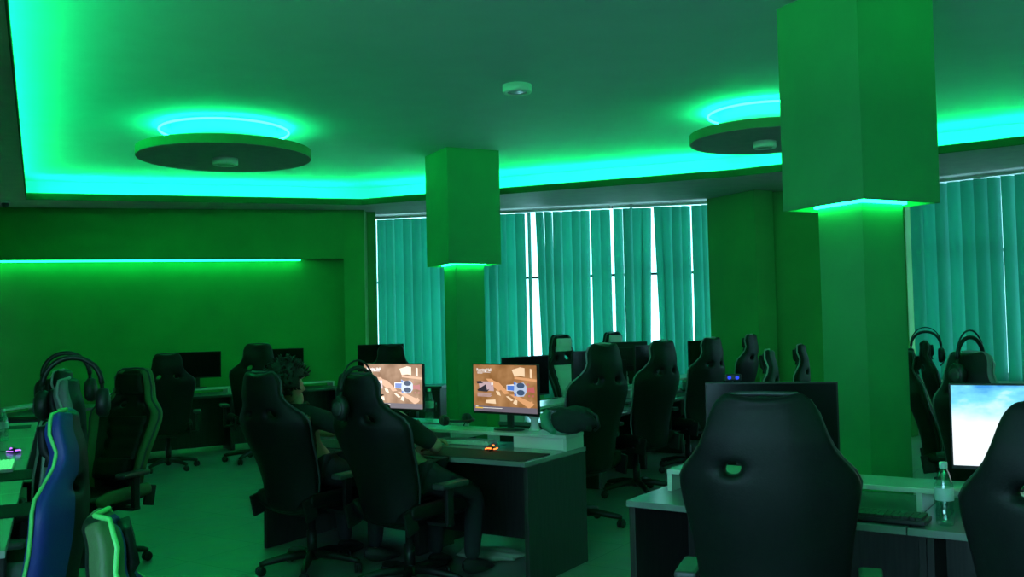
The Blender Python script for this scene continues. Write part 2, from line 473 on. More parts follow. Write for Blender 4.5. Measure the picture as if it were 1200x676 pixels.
# ------------------------------------------------------------------ vertical blinds
def vane_mesh(wd, z0, z1, bow=.03):
    mb = MB()
    us = [-1, -.5, 0, .5, 1]
    mb.grid(lambda u, v: (u * wd / 2, bow * (u * u - .5), v), us, [z0 + (z1 - z0) * k / 6 for k in range(7)])
    return mb.mesh('vane')
def blind(label, a, b, z0, z1, pitch, wd, base_ang, gaps, nn, group=None):
    """a->b along the window; gaps: list of (px, lean) handled by turning vanes near that picture column"""
    d = (b - a).normalized(); L = (b - a).length; rz = math.atan2(d.y, d.x)
    root = empty('vertical_blind', (a.x, a.y, z0), rz)
    tag(root, label, 'blind', group)
    hr = MB(); hr.box((L / 2, 0, z1 - z0 - .02), (L, .05, .04), bev=.006)
    hr.build('headrail', M['white'], root)
    me = vane_mesh(wd, 0.0, z1 - z0 - .05)
    me.materials.append(M['vane'])
    k = 0; x = pitch * .5
    while x < L:
        o = bpy.data.objects.new('vane', me); COL.objects.link(o); o.parent = root
        ang = base_ang + random.uniform(-.10, .33); dx = 0; tilt = 0
        wp = a + d * x
        px = 600 + F * wp.x / wp.y
        for (gx, ga, gt) in gaps:
            if abs(px - gx) < pitch * F / wp.y * .52:
                ang = ga; tilt = gt
        o.location = (x + dx, 0, 0); o.rotation_euler = (0, tilt, ang)
        if tilt: o.location.x += -tilt * (z1 - z0)
        x += pitch; k += 1
    return root
def ongl(px, py):   # point on the blind plane of the main window
    o = Vector((ww0.x, ww0.y, 0)); v = ray(px, py); t = (o - CAMP).dot(nwn) / v.dot(nwn)
    p = CAMP + v * t; return Vector((p.x, p.y, 0))
a0, a1, a2_, a3 = ongl(430, 250), ongl(560, 246), ongl(718, 240), ongl(842, 232)
for q in (a0, a1, a2_, a3): q += nwn * .06
g_main = [(437, .95, 0), (521, 1.0, 0), (623, 1.45, 0.0), (635, .80, -.03), (646, .80, -.012), (657, .5, 0), (687, .60, .014), (719, .52, 0), (730, .5, 0), (741, .45, 0), (756, .40, .03), (768, .66, -.03), (803, .56, .008), (836, .60, 0)]
blind('teal vertical blind behind the far green column', a0, a1 - dwn * .02, SILL - .1, ZS - .03, .142, .152, .22, g_main, nwn, 'vertical blinds')
blind('teal vertical blind right of the far column with a wide white gap', a1, a2_ - dwn * .03, SILL - .1, ZS - .03, .142, .152, .25, g_main, nwn, 'vertical blinds')
blind('teal vertical blind at the right end of the main window', a2_, a3, SILL - .1, ZS - .03, .142, .152, .25, g_main, nwn, 'vertical blinds')
b0 = Vector((wr0.x, wr0.y, 0)) - dwr * .36; b1 = Vector((wr1.x, wr1.y, 0)) + dwr * 2.2
g_r = [(1112, .62, 0), (1174, .75, 0), (1188, .7, 0)]
blind('teal vertical blind to the right of the near green column', b0 + nwr * .06, b1 + nwr * .06, .74, ZS - .03, .155, .166, .2, g_r, nwr, 'vertical blinds')

# ------------------------------------------------------------------ columns
def column(name_no, corner_top, zb, hb, hl, label):
    """square column with a wider box hung around its top; corner_top = nearest upper corner of the box"""
    c = Vector((corner_top.x, corner_top.y, 0)) + (A_DIR + B_DIR) * hb
    rz = math.atan2(B_DIR.y, B_DIR.x)
    root = empty('column', (c.x, c.y, 0), rz); tag(root, label, 'column'); root['kind'] = 'structure'
    mb = MB(); mb.box((0, 0, HC / 2), (2 * hl, 2 * hl, HC)); mb.build('shaft', M['paint_column'], root)
    # hollow box: four boards
    bx = MB(); t = .02; hz = HC - zb
    for sx in (-1, 1):
        bx.box((sx * (hb - t / 2), 0, zb + hz / 2), (t, 2 * hb, hz))
        bx.box((0, sx * (hb - t / 2), zb + hz / 2), (2 * hb - 2 * t, t, hz))
    bx.box((0, 0, zb + .06), (2 * hb - 2 * t, 2 * hb - 2 * t, .02))
    bx.build('box_casing', M['paint_column'], root)
    ld = MB(); e = hl + .014
    for sx in (-1, 1):
        ld.box((sx * e, 0, zb + .012), (.02, 2 * e, .02)); ld.box((0, sx * e, zb + .012), (2 * e - .02, .02, .02))
    ld.build('led_frame', M['led_col'], root)
    return root
k1 = at_z(523.5, 172, HC)
v = ray(523.5, 309); zb = CAM_H + v.z / v.y * k1.y
hb = .335
column(1, k1, zb, hb, .18, 'far green column with a wider glowing box round its top')
k2 = at_z(1012, 232.5, zb)
column(2, k2, zb, hb * 1.0, .18, 'near green column with a large box round its top')

# ------------------------------------------------------------------ ceiling discs and lamps
def disc(px, py, dia_px, label, zb=3.30, th=.09):
    c = at_z(px, py, zb); R = dia_px / 2 * c.y / F
    root = empty('ceiling_disc', (c.x, c.y, zb)); tag(root, label, 'ceiling disc', 'round ceiling discs with green glow')
    mb = MB(); mb.lathe([(R - .004, 0), (R, .004), (R, th), (R - .004, th)], seg=64)
    o = mb.build('disc_panel', [M['disc'], M['disc_rim']], root)
    for p in o.data.polygons:
        if abs(p.normal.z) < .5: p.material_index = 1; p.use_smooth = False
        else: p.use_smooth = False
    mb = MB(); mb.lathe([(R * .60, th), (R * .60, HC - zb)], seg=48); mb.build('spacer_drum', M['ceiling'], root)
    r = R * .74; mb = MB(); mb.tube([(r * math.cos(2 * PI * k / 64), r * math.sin(2 * PI * k / 64), HC - zb - .045) for k in range(64)], .011, 6, closed=True)
    mb.build('led_ring', M['led_ring'], root)
    return c, R
def downlight(c, z, r, label):
    root = empty('ceiling_lamp', (c.x, c.y, z)); tag(root, label, 'ceiling lamp', 'round unlit ceiling lamps')
    mb = MB(); mb.lathe([(r, 0), (r, -.055), (r * .96, -.065), (r * .72, -.066), (r * .72, -.055)], seg=32); mb.build('housing', M['white'], root)
    mb = MB(); mb.lathe([(r * .70, -.054), (r * .70, -.058), (r * .4, -.062), (.005, -.063)], seg=32); mb.build('diffuser', M['laminate'], root)
cA, RA = disc(264, 186, 198, 'round ceiling disc with a green glow above, left of the far column')
cB, RB = disc(896, 166, 174, 'round ceiling disc with a green glow above, behind the near column')
downlight(Vector((cA.x, cA.y, 0)), 3.30, .125, 'small round lamp under the left ceiling disc')
downlight(Vector((cB.x, cB.y, 0)), 3.30, .11, 'small round lamp under the right ceiling disc')
cl = at_z(606, 104, HC - .03)
downlight(Vector((cl.x, cl.y, 0)), HC, .125, 'round white lamp on the bare ceiling between the columns')
# security camera
pcam = at_z(6, 238, ZS - .03)
r_ = empty('security_camera', (pcam.x, pcam.y, ZS)); tag(r_, 'small white security camera under the soffit at far left', 'security camera')
mb = MB(); mb.lathe([(.06, 0), (.06, -.025), (.05, -.03)], seg=20); mb.build('mount_plate', M['white'], r_)
mb = MB(); mb.lathe([(.045, -.028), (.045, -.05), (.035, -.075), (.015, -.088), (.003, -.09)], seg=20); mb.build('lens_dome', M['black'], r_)


# ------------------------------------------------------------------ desks
def desk(label, o, right, L, D, topm='laminate', bodym='panel', panels=(.36, .36), h=0.75, group=None, modesty=.12):
    """o: front-left floor point for the sitter; right: unit vector to the sitter's right"""
    rz = math.atan2(right.y, right.x)
    root = empty('computer_desk', (o.x, o.y, 0), rz); tag(root, label, 'desk', group)
    mb = MB(); mb.box((L / 2, D / 2, h - .015), (L - .004, D, .03), bev=.004); mb.build('desktop', M[topm], root)
    for k, x in enumerate((.016, L - .016)):
        mb = MB(); y0 = panels[k]; mb.box((x, (D - .01 + y0) / 2, (h - .031) / 2), (.03, D - .01 - y0, h - .031), bev=.003); mb.build('side_panel', M[bodym], root)
    mb = MB(); mb.box((L / 2, D - .10, (h - .03 + modesty) / 2), (L - .066, .018, h - .032 - modesty)); mb.build('modesty_panel', M[bodym], root)
    return root
def riser(label, o, right, y0, x0, L, D=.24, h=.75, H=.10, group='monitor risers', back=None, mid=True, endpanel=True):
    fwd = Vector((-right.y, right.x, 0)); rz = math.atan2(right.y, right.x)
    p = o + right * x0 + fwd * y0
    root = empty('monitor_riser', (p.x, p.y, h), rz); tag(root, label, 'monitor riser', group)
    mb = MB(); mb.box((L / 2, D / 2, H - .011), (L, D, .022), bev=.003); mb.build('shelf', M['laminate'], root)
    xs = [.012, L - .012] + ([L / 2] if mid else [])
    for x in xs:
        mb = MB(); mb.box((x, D / 2, (H - .022) / 2), (.022, D - .01, H - .0225)); mb.build('support', M['laminate'], root)
    if back:
        mb = MB(); mb.box(((back[0] + back[1]) / 2, .03, (H - .022) / 2), (back[1] - back[0], .008, H - .024)); mb.build('front_panel', M['white'], root)
    return root

def V2(x, y): return Vector((x, y, 0))
# row A (the two players)
CA = at_z(615, 542, .75); CA.z = 0
CA2 = at_z(687, 523, .75); CA2.z = 0
vA = (CA2 - CA).normalized(); rA = V2(vA.y, -vA.x); uA = -rA
DA = (CA2 - CA).length
LA = 1.12
G_DA = 'desks of the two players'
for i, lb in enumerate(('dark panelled desk with the brown lit screen and orange mouse at its right end', 'dark panelled desk in front of the seated person in profile')):
    o = CA + uA * (LA * (i + 1)); desk(lb, o, rA, LA, DA, topm='desktop', group=G_DA, panels=((.36, .03), (.03, .36))[i])
    riser(('white riser under the nearer brown lit monitor', 'white riser with the water bottle under the paler lit monitor')[i], o, rA, DA - .26, .0, LA - .006, back=((.70, LA - .03) if i == 0 else None), mid=False)
oA2 = CA2 + vA * .74 + uA * 1.25
desk('desk backing on to the players desk, seen behind their monitors', oA2, uA, LA, .72) if False else None
o = CA2 + vA * .745 + uA * 1.15
desk('pale topped desk backing on to the desks of the two players', o, uA, LA, .73)
riser('white riser on the desk behind the two players', o, uA, .44, .0, LA - .01, mid=False)

# row B (towards the window)
PB = at_z(732, 483, .75); PB2 = at_z(824, 459, .75); PB.z = PB2.z = 0
rB = (PB2 - PB).normalized(); fB = V2(-rB.y, rB.x)
PB0 = PB - rB * 1.0
DB = .75
LBs = 1.25
names = ('nearest', 'second', 'third', 'fourth', 'farthest')
for j in range(5):
    o = PB0 + rB * (LBs * j)
    LBj = LBs if j < 4 else .75
    desk('%s desk in the row of high black chairs before the window' % names[j], o, rB, LBj, DB, topm='desktop', group='desks of the window row')
    riser('white riser on the %s desk of the black chair row by the window' % names[j], o, rB, DB - .25, .0, LBj - .006, mid=False)
for j in range(3):
    o = PB0 + rB * (LBs * (j + 2)) + fB * (DB + .555)
    desk('%s desk on the white chair side of the window row' % ('nearest', 'middle', 'farthest')[j], o, -rB, LBs, .55, topm='desktop', group='desks of the window row')

# desk C (foreground right)
PC = at_z(733, 586, .75); PC1 = at_z(1120, 624, .75); PC.z = PC1.z = 0
rC = (PC1 - PC).normalized(); fC = V2(-rC.y, rC.x)
LC = 1.22; DC = .72
for j, lb in enumerate(('foreground desk with the dark monitor and the white riser at its left end', 'foreground desk with the blue sky monitor at the right edge')):
    o = PC + rC * LC * j
    desk(lb, o, rC, LC, DC, topm='desktop', group='foreground desks', panels=((.03, .36), (.36, .03))[j])
riser('long white riser under the dark and the blue sky monitors', PC, rC, .30, .07, 2.28, D=.25, H=.105)

# desk L (left edge) and the corner/back desks
PL0 = at_z(33, 539, .75); PL0.z = 0
PL1 = at_z(0, 669, .75); PL1.z = 0
rL = (PL0 - PL1).normalized(); fL = V2(-rL.y, rL.x)
LL = 1.45
for j in range(4):
    o = PL0 + rL * (2.95 - LL * (4 - j))
    desk('pale desk at the left edge, %s of the four' % ('nearest', 'second nearest', 'third nearest', 'farthest')[j], o, rL, LL, .75, group='desks along the left side')
q0, q1 = at_z(0, 480, .82), at_z(128, 461.5, .82); q0.z = q1.z = 0
r2 = (q1 - q0).normalized(); f2 = V2(-r2.y, r2.x)
q1b = at_z(392, 446, .82); q1b.z = 0
rW = (q1b - q1).normalized(); fW = V2(-rW.y, rW.x)
o2 = q0 - f2 * .42
desk('dark corner desk under the left part of the pale wall shelf', o2, r2, (q1 - q0).length - .62, .6, topm='darktop')
riser('pale shelf running along the corner desk at far left', o2, r2, .40, 0, (q1 - q0).length - .63, D=.18, H=.07, mid=True)
LW = (q1b - q1).length / 2
for j, lb in enumerate(('dark desk against the left back wall behind the single chair', 'dark desk against the left back wall behind the person')):
    o = q1 - fW * .45 + rW * (LW * j + .0)
    desk(lb, o, rW, LW, .68, topm='darktop', group='desks against the back wall', modesty=.05)
    riser(('pale shelf on the back wall desk under the left dark monitor', 'pale shelf on the back wall desk behind the person')[j], o, rW, .43, 0, LW - .01, D=.2, H=.07)
# dark cabinet by the window
pcab = at_d(503, 12.3, .8); rcab = V2(.97, -.24)
root = empty('storage_cabinet', (pcab.x, pcab.y, 0), math.atan2(rcab.y, rcab.x)); tag(root, 'dark narrow cabinet under the blinds behind the water bottle', 'cabinet')
mb = MB(); mb.box((0, .2, .37), (.30, .4, .74), bev=.004); mb.build('carcass', M['panel'], root)
mb = MB(); mb.box((0, .2, .76), (.36, .46, .035), bev=.006); mb.build('top_board', M['darktop'], root)
mb = MB(); mb.box((0, -.008, .37), (.28, .014, .70), bev=.004); dd = mb.build('door', M['panel'], root)
mb = MB(); mb.tube([(.10, -.02, .45), (.10, -.035, .46), (.10, -.035, .56), (.10, -.02, .57)], .006); mb.build('handle', M['chrome'], dd)

# ------------------------------------------------------------------ gaming chairs
STD = [(.42, .20), (.50, .212), (.62, .230), (.76, .250), (.88, .272), (.97, .290), (1.02, .284), (1.055, .252), (1.10, .196), (1.15, .164), (1.20, .152), (1.26, .146), (1.30, .128), (1.325, .088)]
WIDE = [(.42, .20), (.50, .218), (.62, .235), (.76, .250), (.88, .266), (.97, .284), (1.03, .292), (1.065, .276), (1.11, .240), (1.15, .214), (1.20, .192), (1.26, .170), (1.30, .146), (1.325, .105)]
US = [-1, -.86, -.50, -.30, 0, .30, .50, .86, 1]
PROTO = {}
def interp(prof, z):
    for (z0, w0), (z1, w1) in zip(prof, prof[1:]):
        if z <= z1: return w0 + (w1 - w0) * max(0, (z - z0) / (z1 - z0))
    return prof[-1][1]
def chair_proto(key):
    if key in PROTO: return None
    prof, main, accent, panel, pipe, rec, lumbar, hole = {
        'std':   (STD, 'leather', 'leather', 'leather', 'pipe_dark', 9, False, True),
        'player': (STD, 'leather', 'leather', 'leather', 'pipe_dark', 14, False, True),
        'high':  (STD, 'leather', 'leather', 'leather', 'pipe_grey', 7, False, True),
        'wide':  (WIDE, 'leather', 'leather', 'leather', 'pipe_dark', 8, False, True),
        'white': (STD, 'leather', 'white_leather', 'white_leather', 'pipe_dark', 8, False, True),
        'blue':  (STD, 'leather', 'blue_leather', 'leather', 'pipe_green', 1, False, True),
        'bluelow':  (STD, 'leather', 'blue_leather', 'leather', 'pipe_green', 17, False, True),
        'upright':  (STD, 'leather', 'leather', 'leather', 'pipe_grey', 1, False, True),
        'grey':  (STD, 'leather', 'grey_leather', 'grey_leather', 'pipe_grey', 1, False, True),
        'olive': (STD, 'leather', 'olive_leather', 'leather', 'pipe_dark', 12, True, True),
        'whiteside': (WIDE, 'leather', 'leather', 'leather', 'pipe_dark', 8, False, True),
    }[key]
    ra = math.radians(rec); piv = Vector((0, -.23, .47))
    def rc(x, y, z):
        dy, dz = y - piv.y, z - piv.z
        return Vector((x, piv.y + dy * math.cos(ra) - dz * math.sin(ra), piv.z + dy * math.sin(ra) + dz * math.cos(ra)))
    def ysurf(u, z):
        wing = .105 if z < 1.05 else .105 - .065 * min(1, (z - 1.05) / .12)
        return -.25 + wing * abs(u) ** 2.6 + .028 * math.exp(-((z - .66) / .16) ** 2) - .02 * math.exp(-((z - 1.0) / .2) ** 2) + (.02 if z > 1.2 else 0)
    root = empty('gaming_chair', (0, 0, 0))
    zs = [z for z, _ in prof]
    mb = MB()
    jh = zs.index(1.055) if 1.055 in zs else zs.index(1.065)
    hs = (2,) if prof is WIDE else (2, 5)
    mb.grid(lambda u, z: rc(u * interp(prof, z), ysurf(u, z), z), US, zs, skip=(lambda i, j: j == jh and i in hs) if hole else None,
            mif=lambda i, j: 1 if i in {'blue': (0, 1, 6, 7), 'bluelow': (0, 1, 6, 7), 'olive': (0, 7), 'grey': (0, 7)}.get(key, ()) else 0)
    back = {'bluelow': 'olive_leather'}.get(key, accent)
    o = mb.build('backrest', [M[main], M[back], M[main], M[accent]], root)
    solid(o, .075, 2); o.modifiers['solid'].material_offset = 2
    pts = [rc(-interp(prof, z) * 1.015, ysurf(1, z), z) for z in zs] + [rc(0, ysurf(0, 1.335) + .005, 1.335)] + [rc(interp(prof, z) * 1.015, ysurf(1, z), z) for z in zs[::-1]]
    mb = MB(); mb.tube(pts, .0075, 6); mb.build('piping', M[pipe], o)
    # ribbed front panel
    mb = MB(); zz = [.50 + .012 * k for k in range(42)]
    mb.grid(lambda u, z: rc(u * interp(prof, z) * .56, ysurf(u * .56, z) + .052 + .010 * abs(math.sin((z - .5) * PI / .085)) - .012 * abs(u) ** 4, z), [-1, -.6, -.2, .2, .6, 1], zz)
    q = mb.build('center_panel', M[panel], root); solid(q, .03, 0, -1)
    mb = MB(); zz = [1.145 + .02 * k for k in range(8)]
    mb.grid(lambda u, z: rc(u * interp(prof, z) * .72, ysurf(u * .7, z) + .05 - .012 * abs(u) ** 4, z), [-1, -.6, -.2, .2, .6, 1], zz)
    q = mb.build('head_panel', M[panel if key == 'white' else main], root); solid(q, .03, 0, -1)
    if lumbar:
        mb = MB(); mb.box(rc(0, -.13, .62), (.30, .09, .15), bev=.035, rx=ra)
        mb.build('lumbar_pillow', M['leather'], root)
    # seat
    su = [-1, -.84, -.66, -.3, 0, .3, .66, .84, 1]; sv = [-.25, -.18, -.05, .08, .18, .24, .27]
    def sf(u, y):
        b = max(0, (abs(u) - .58) / .42)
        return Vector((u * (.255 + .02 * (y + .25)), y, .485 + .055 * math.sin(min(1, b * 1.3) * PI / 2) * (1 if y < .2 else .5) - (.03 if y > .25 else 0) + .01 * u * u))
    mb = MB(); mb.grid(sf, su, sv)
    o = mb.build('seat', [M[main], M[accent]], root)
    for p in o.data.polygons:
        if key in ('blue', 'bluelow', 'olive', 'white', 'grey') and abs(p.center.x) > .20: p.material_index = 1
    solid(o, .085, 2, 1.0 if False else -1.0)
    # side hinge plates
    for sx in (-1, 1):
        mb = MB(); mb.box((sx * .235, -.24, .455), (.02, .10, .14), bev=.008, rx=ra); mb.build('hinge_cover', M['black'], root)
    # arms
    for sx in (-1, 1):
        mb = MB(); mb.box((sx * .25, .0, .41), (.16, .07, .02), bev=.004); mb.box((sx * .318, .0, .52), (.03, .06, .23), bev=.008)
        a = mb.build('armrest', M['black'], root)
        mb = MB(); mb.box((sx * .318, .02, .640), (.085, .25, .034), bev=.014); mb.build('arm_pad', M['arm'], a)
    # mechanism, gas lift, base
    mb = MB(); mb.box((0, 0, .395), (.20, .26, .05), bev=.01); mb.box((0, 0, .415), (.34, .34, .012)); mc = mb.build('tilt_mechanism', M['black'], root)
    mb = MB(); mb.tube([(.08, .04, .395), (.2, .05, .39), (.29, .06, .385)], .007); mb.build('lever', M['black'], mc)
    mb = MB(); mb.lathe([(.032, .10), (.032, .26), (.024, .262), (.024, .38)], seg=16); mb.build('gas_lift', M['black'], root)
    mb = MB(); mb.lathe([(.045, .075), (.05, .09), (.05, .12), (.04, .135)], seg=16)
    for k in range(5):
        a = PI / 2 + 2 * PI * k / 5
        mb.tube([(.03 * math.cos(a), .03 * math.sin(a), .108), (.16 * math.cos(a), .16 * math.sin(a), .105), (.30 * math.cos(a), .30 * math.sin(a), .082), (.33 * math.cos(a), .33 * math.sin(a), .072)], [.028, .026, .020, .016], 8)
    mb.build('star_base', M['black'], root)
    for k in range(5):
        a = PI / 2 + 2 * PI * k / 5; c = Vector((.325 * math.cos(a), .325 * math.sin(a), .031)); t = a + .9 * k
        mb = MB()
        for sg in (-1, 1):
            e = Vector((math.cos(t), math.sin(t), 0)) * sg * .014
            prev = len(mb.bm.verts)
            mb.lathe([(.004, -.009), (.026, -.009), (.031, -.005), (.031, .005), (.026, .009), (.004, .009)], seg=14, axis='X')
            mb.bm.verts.ensure_lookup_table()
            Rm = Matrix.Translation(c + e) @ Matrix.Rotation(t, 4, 'Z')
            for vv in list(mb.bm.verts)[prev:]: vv.co = Rm @ vv.co
        mb.box((c.x, c.y, .053), (.03, .035, .02), rz=t, bev=.005)
        mb.tube([(c.x, c.y, .05), (c.x, c.y, .078)], .008)
        mb.build('caster', M['black'], root)
    PROTO[key] = root
    root['rec'] = rec
    return root
CHAIRS = {}
def chair(idn, key, px, d, beta, label, scale=1.0, zoff=.0):
    """px,d: picture column and distance of the top of the backrest; beta: bearing the sitter faces"""
    new = chair_proto(key)
    r = new if new is not None else copy_tree(PROTO[key])
    if 'rec' in r: 
        rec = r['rec']
    b = math.radians(beta); fwd = Vector((math.sin(b), math.cos(b), 0))
    top = at_d(px, d, 1.32)
    off = (.25 + .86 * math.sin(math.radians(rec))) * scale
    hub = top + fwd * off
    r.location = (hub.x, hub.y, 0); r.rotation_euler = (0, 0, -b); r.scale = (scale, scale, scale)
    tag(r, label, 'chair', 'gaming chairs')
    CHAIRS[idn] = (r, hub, fwd, top)
    return r
chair('near', 'wide', 893, 3.1, 20, 'large dark gaming chair seen from behind in the right foreground', 1.0)
chair('edge', 'whiteside', 1252, 2.55, 34, 'dark gaming chair cut off by the right edge, before the sky screen', 1.0)
chair('p2', 'player', 412, 5.35, 36, 'black gaming chair with a headset over its top before the nearer lit desk', 1.0)
chair('p1', 'player', 299, 5.78, 33, 'black gaming chair that holds the seated person in profile', 1.0)
chair('bw2', 'std', 303, 10.9, -24, 'black gaming chair standing behind the seated person', 1.06)
chair('bw1', 'std', 196, 10.4, -20, 'black gaming chair with two light slots before the left dark monitor', 1.0)
chair('front', 'olive', 163, 6.75, 198, 'gaming chair turned to face the camera, ribbed front visible', 1.0)
chair('l0', 'bluelow', 100, 2.25, 66, 'lowest blue and green edged gaming chair at the bottom left', .88)
chair('l1', 'blue', 86, 3.35, -108, 'blue sided gaming chair in profile, nearest of the left row', .98)
chair('l2', 'grey', 88, 4.55, -108, 'grey sided gaming chair in profile in the left row, headset on top', 1.02)
chair('l3', 'upright', 80, 5.6, -104, 'dark gaming chair deepest in the left row, headset on top', 1.02)
chair('b1', 'high', 712, 7.0, -40, 'tall black gaming chair nearest in the window row', 1.06)
chair('b2', 'high', 781, 8.3, -44, 'tall black gaming chair second in the window row', 1.05)
chair('b3', 'high', 838, 9.6, -44, 'black gaming chair third in the window row, above the dark monitor', 1.04)
chair('b4', 'high', 884, 11.0, -58, 'black gaming chair last in the window row, against the green pilaster', 1.04)
chair('w1', 'white', 654, 11.4, 140, 'white and black gaming chair standing left among the window desks', 1.07)
chair('w2', 'white', 715, 13.0, 140, 'white topped gaming chair close to the blinds behind a dark monitor', 1.07)
chair('e1', 'upright', 905, 7.5, -74, 'gaming chair seen edge on left of the near column, light rim', .99)
chair('e2', 'upright', 942, 8.7, -71, 'gaming chair half hidden by the near column on its left side', .99)
chair('d1', 'std', 1079, 9.2, 113, 'far dark gaming chair right of the near column, headset on top', .99)
chair('d3', 'std', 1060, 7.4, 113, 'dark gaming chair half behind the near column on its right side', .97)
chair('d2', 'grey', 1132, 5.9, 60, 'grey panelled gaming chair behind the blue sky screen, headset on top', 1.0)
chair('bw3', 'std', 459, 11.3, -20, 'dark gaming chair before the blinds, above the paler lit screen', 1.02)

# ------------------------------------------------------------------ monitors
def scr_mats(pre, k, wash):
    def c(r, g, b, s=1.0): 
        m = (r + g + b) / 3
        return tuple(x * (1 - wash) + (m * 1.15) * wash for x in (r, g, b))
    def e(n, col, s=1.0): return emis(pre + n, c(*col), k * s)
    bgm = emis(pre + 'ground', (1, 1, 1), k)
    nt = bgm.node_tree; em_ = [x for x in nt.nodes if x.type == 'EMISSION'][0]
    tc = nt.nodes.new('ShaderNodeTexCoord'); n = nt.nodes.new('ShaderNodeTexNoise'); n.inputs['Scale'].default_value = 9
    rp = nt.nodes.new('ShaderNodeValToRGB')
    rp.color_ramp.elements[0].color = (*c(.24, .105, .03), 1); rp.color_ramp.elements[1].color = (*c(.46, .24, .10), 1)
    rp.color_ramp.elements[0].position = .3; rp.color_ramp.elements[1].position = .7
    nt.links.new(tc.outputs['Object'], n.inputs['Vector']); nt.links.new(n.outputs['Fac'], rp.inputs[0]); nt.links.new(rp.outputs[0], em_.inputs[0])
    return {'bg': bgm, 'plank': e('plank', (.72, .36, .16)), 'light': e('light', (.9, .66, .42)), 'dark': e('dark', (.03, .03, .04)), 'pink': e('pink', (.55, .40, .42)),
            'blue': e('blue', (.08, .20, .62)), 'navy': e('navy', (.05, .09, .17)), 'plate': e('plate', (.45, .55, .72)), 'red': e('red', (.50, .12, .12)),
            'white': e('white', (.95, .9, .85)), 'bar': e('bar', (.15, .13, .16)), 'gold': e('gold', (.8, .5, .06))}
def game_picture(parent, W, H, mats):
    keys = list(mats.keys()); mb = MB()
    def q(k, pts, lay):
        mb.mi = keys.index(k)
        mb.poly([((u - .5) * W, -.0004 * lay, (.5 - v) * H) for u, v in pts])
    def r(k, u0, v0, u1, v1, lay): q(k, [(u0, v0), (u1, v0), (u1, v1), (u0, v1)], lay)
    r('bg', 0, 0, 1, 1, 0)
    q('light', [(.62, .10), (.74, .05), (.78, .22), (.66, .24)], 1)
    q('light', [(.74, .04), (.82, .06), (.82, .24), (.74, .22)], 1); q('light', [(.90, .07), (.93, .08), (.93, .27), (.90, .26)], 1); q('plank', [(.66, .24), (1, .29), (1, .34), (.66, .29)], 1)
    q('plank', [(.33, .34), (.42, .38), (.58, .60), (.50, .62)], 1); q('plank', [(.58, .62), (.66, .62), (.96, .80), (.88, .90)], 1)
    q('plank', [(.20, .30), (.30, .30), (.46, .52), (.40, .56)], 1)
    q('light', [(.36, .55), (.42, .57), (.44, .66), (.38, .63)], 1); q('light', [(.52, .66), (.56, .66), (.64, .74), (.60, .76)], 1); q('light', [(.66, .72), (.70, .74), (.69, .84), (.63, .80)], 1)
    q('light', [(.20, .76), (.35, .74), (.36, .83), (.19, .82)], 1); q('plank', [(.84, .80), (.93, .74), (.94, .84), (.86, .90)], 2)
    q('pink', [(.08, .36), (.32, .36), (.33, .56), (.10, .55)], 1)
    q('dark', [(.06, .54), (.20, .42), (.30, .46), (.22, .58), (.07, .57)], 2); q('dark', [(.05, .36), (.12, .35), (.16, .40), (.06, .41)], 2); q('pink', [(.20, .40), (.28, .38), (.30, .50), (.22, .54)], 3); q('white', [(.29, .38), (.32, .38), (.32, .43), (.29, .43)], 3)
    for k in range(4): r('pink', .06, .605 + .022 * k, .30 - .02 * (k % 2), .617 + .022 * k, 2)
    for k in range(2): r('white', .065, .155 + .022 * k, (.28, .15)[k], .165 + .022 * k, 2)
    # diagram: blue block, plate with two ovals, red block
    q('white', [(.535, .42), (.665, .40), (.665, .55), (.535, .54)], 2); q('blue', [(.545, .43), (.66, .43), (.65, .54), (.545, .53)], 3)
    q('plate', [(.65, .34), (.70, .38), (.80, .36), (.845, .44), (.845, .56), (.80, .65), (.70, .66), (.65, .58)], 3)
    for cy in (.425, .575):
        q('navy', [(.755 + .062 * math.cos(2 * PI * k / 12), cy + .060 * math.sin(2 * PI * k / 12)) for k in range(12)], 4)
    q('red', [(.85, .46), (.89, .47), (.96, .44), (.97, .58), (.89, .55), (.85, .56)], 3)
    for (u, v) in ((.86, .38), (.87, .62), (.93, .62)): r('red', u, v, u + .025, v + .035, 3)
    for (u, v) in ((.65, .36), (.655, .60)): r('blue', u, v, u + .03, v + .05, 4)
    r('bar', 0, .885, 1, 1, 2); r('gold', .025, .915, .15, .94, 3); r('white', .15, .918, .46, .928, 3); r('white', .03, .893, .07, .905, 3)
    o = mb.build('screen_picture', [mats[k] for k in keys], parent)
    cu = bpy.data.curves.new('screen_title', 'FONT'); cu.body = 'Running Hall'; cu.size = H * .083; cu.extrude = 0
    cu.offset = H * .0022
    tmp = bpy.data.objects.new('title_outline', cu); COL.objects.link(tmp); bpy.context.view_layer.update()
    tm = bpy.data.meshes.new_from_object(tmp.evaluated_get(bpy.context.evaluated_depsgraph_get()))
    bpy.data.objects.remove(tmp); tm.materials.clear(); tm.materials.append(mats['white'])
    t = bpy.data.objects.new('screen_title', tm); COL.objects.link(t); t.parent = parent
    t.rotation_euler = (PI / 2, 0, 0); t.location = ((.055 - .5) * W, -.0022, (.5 - .135) * H)
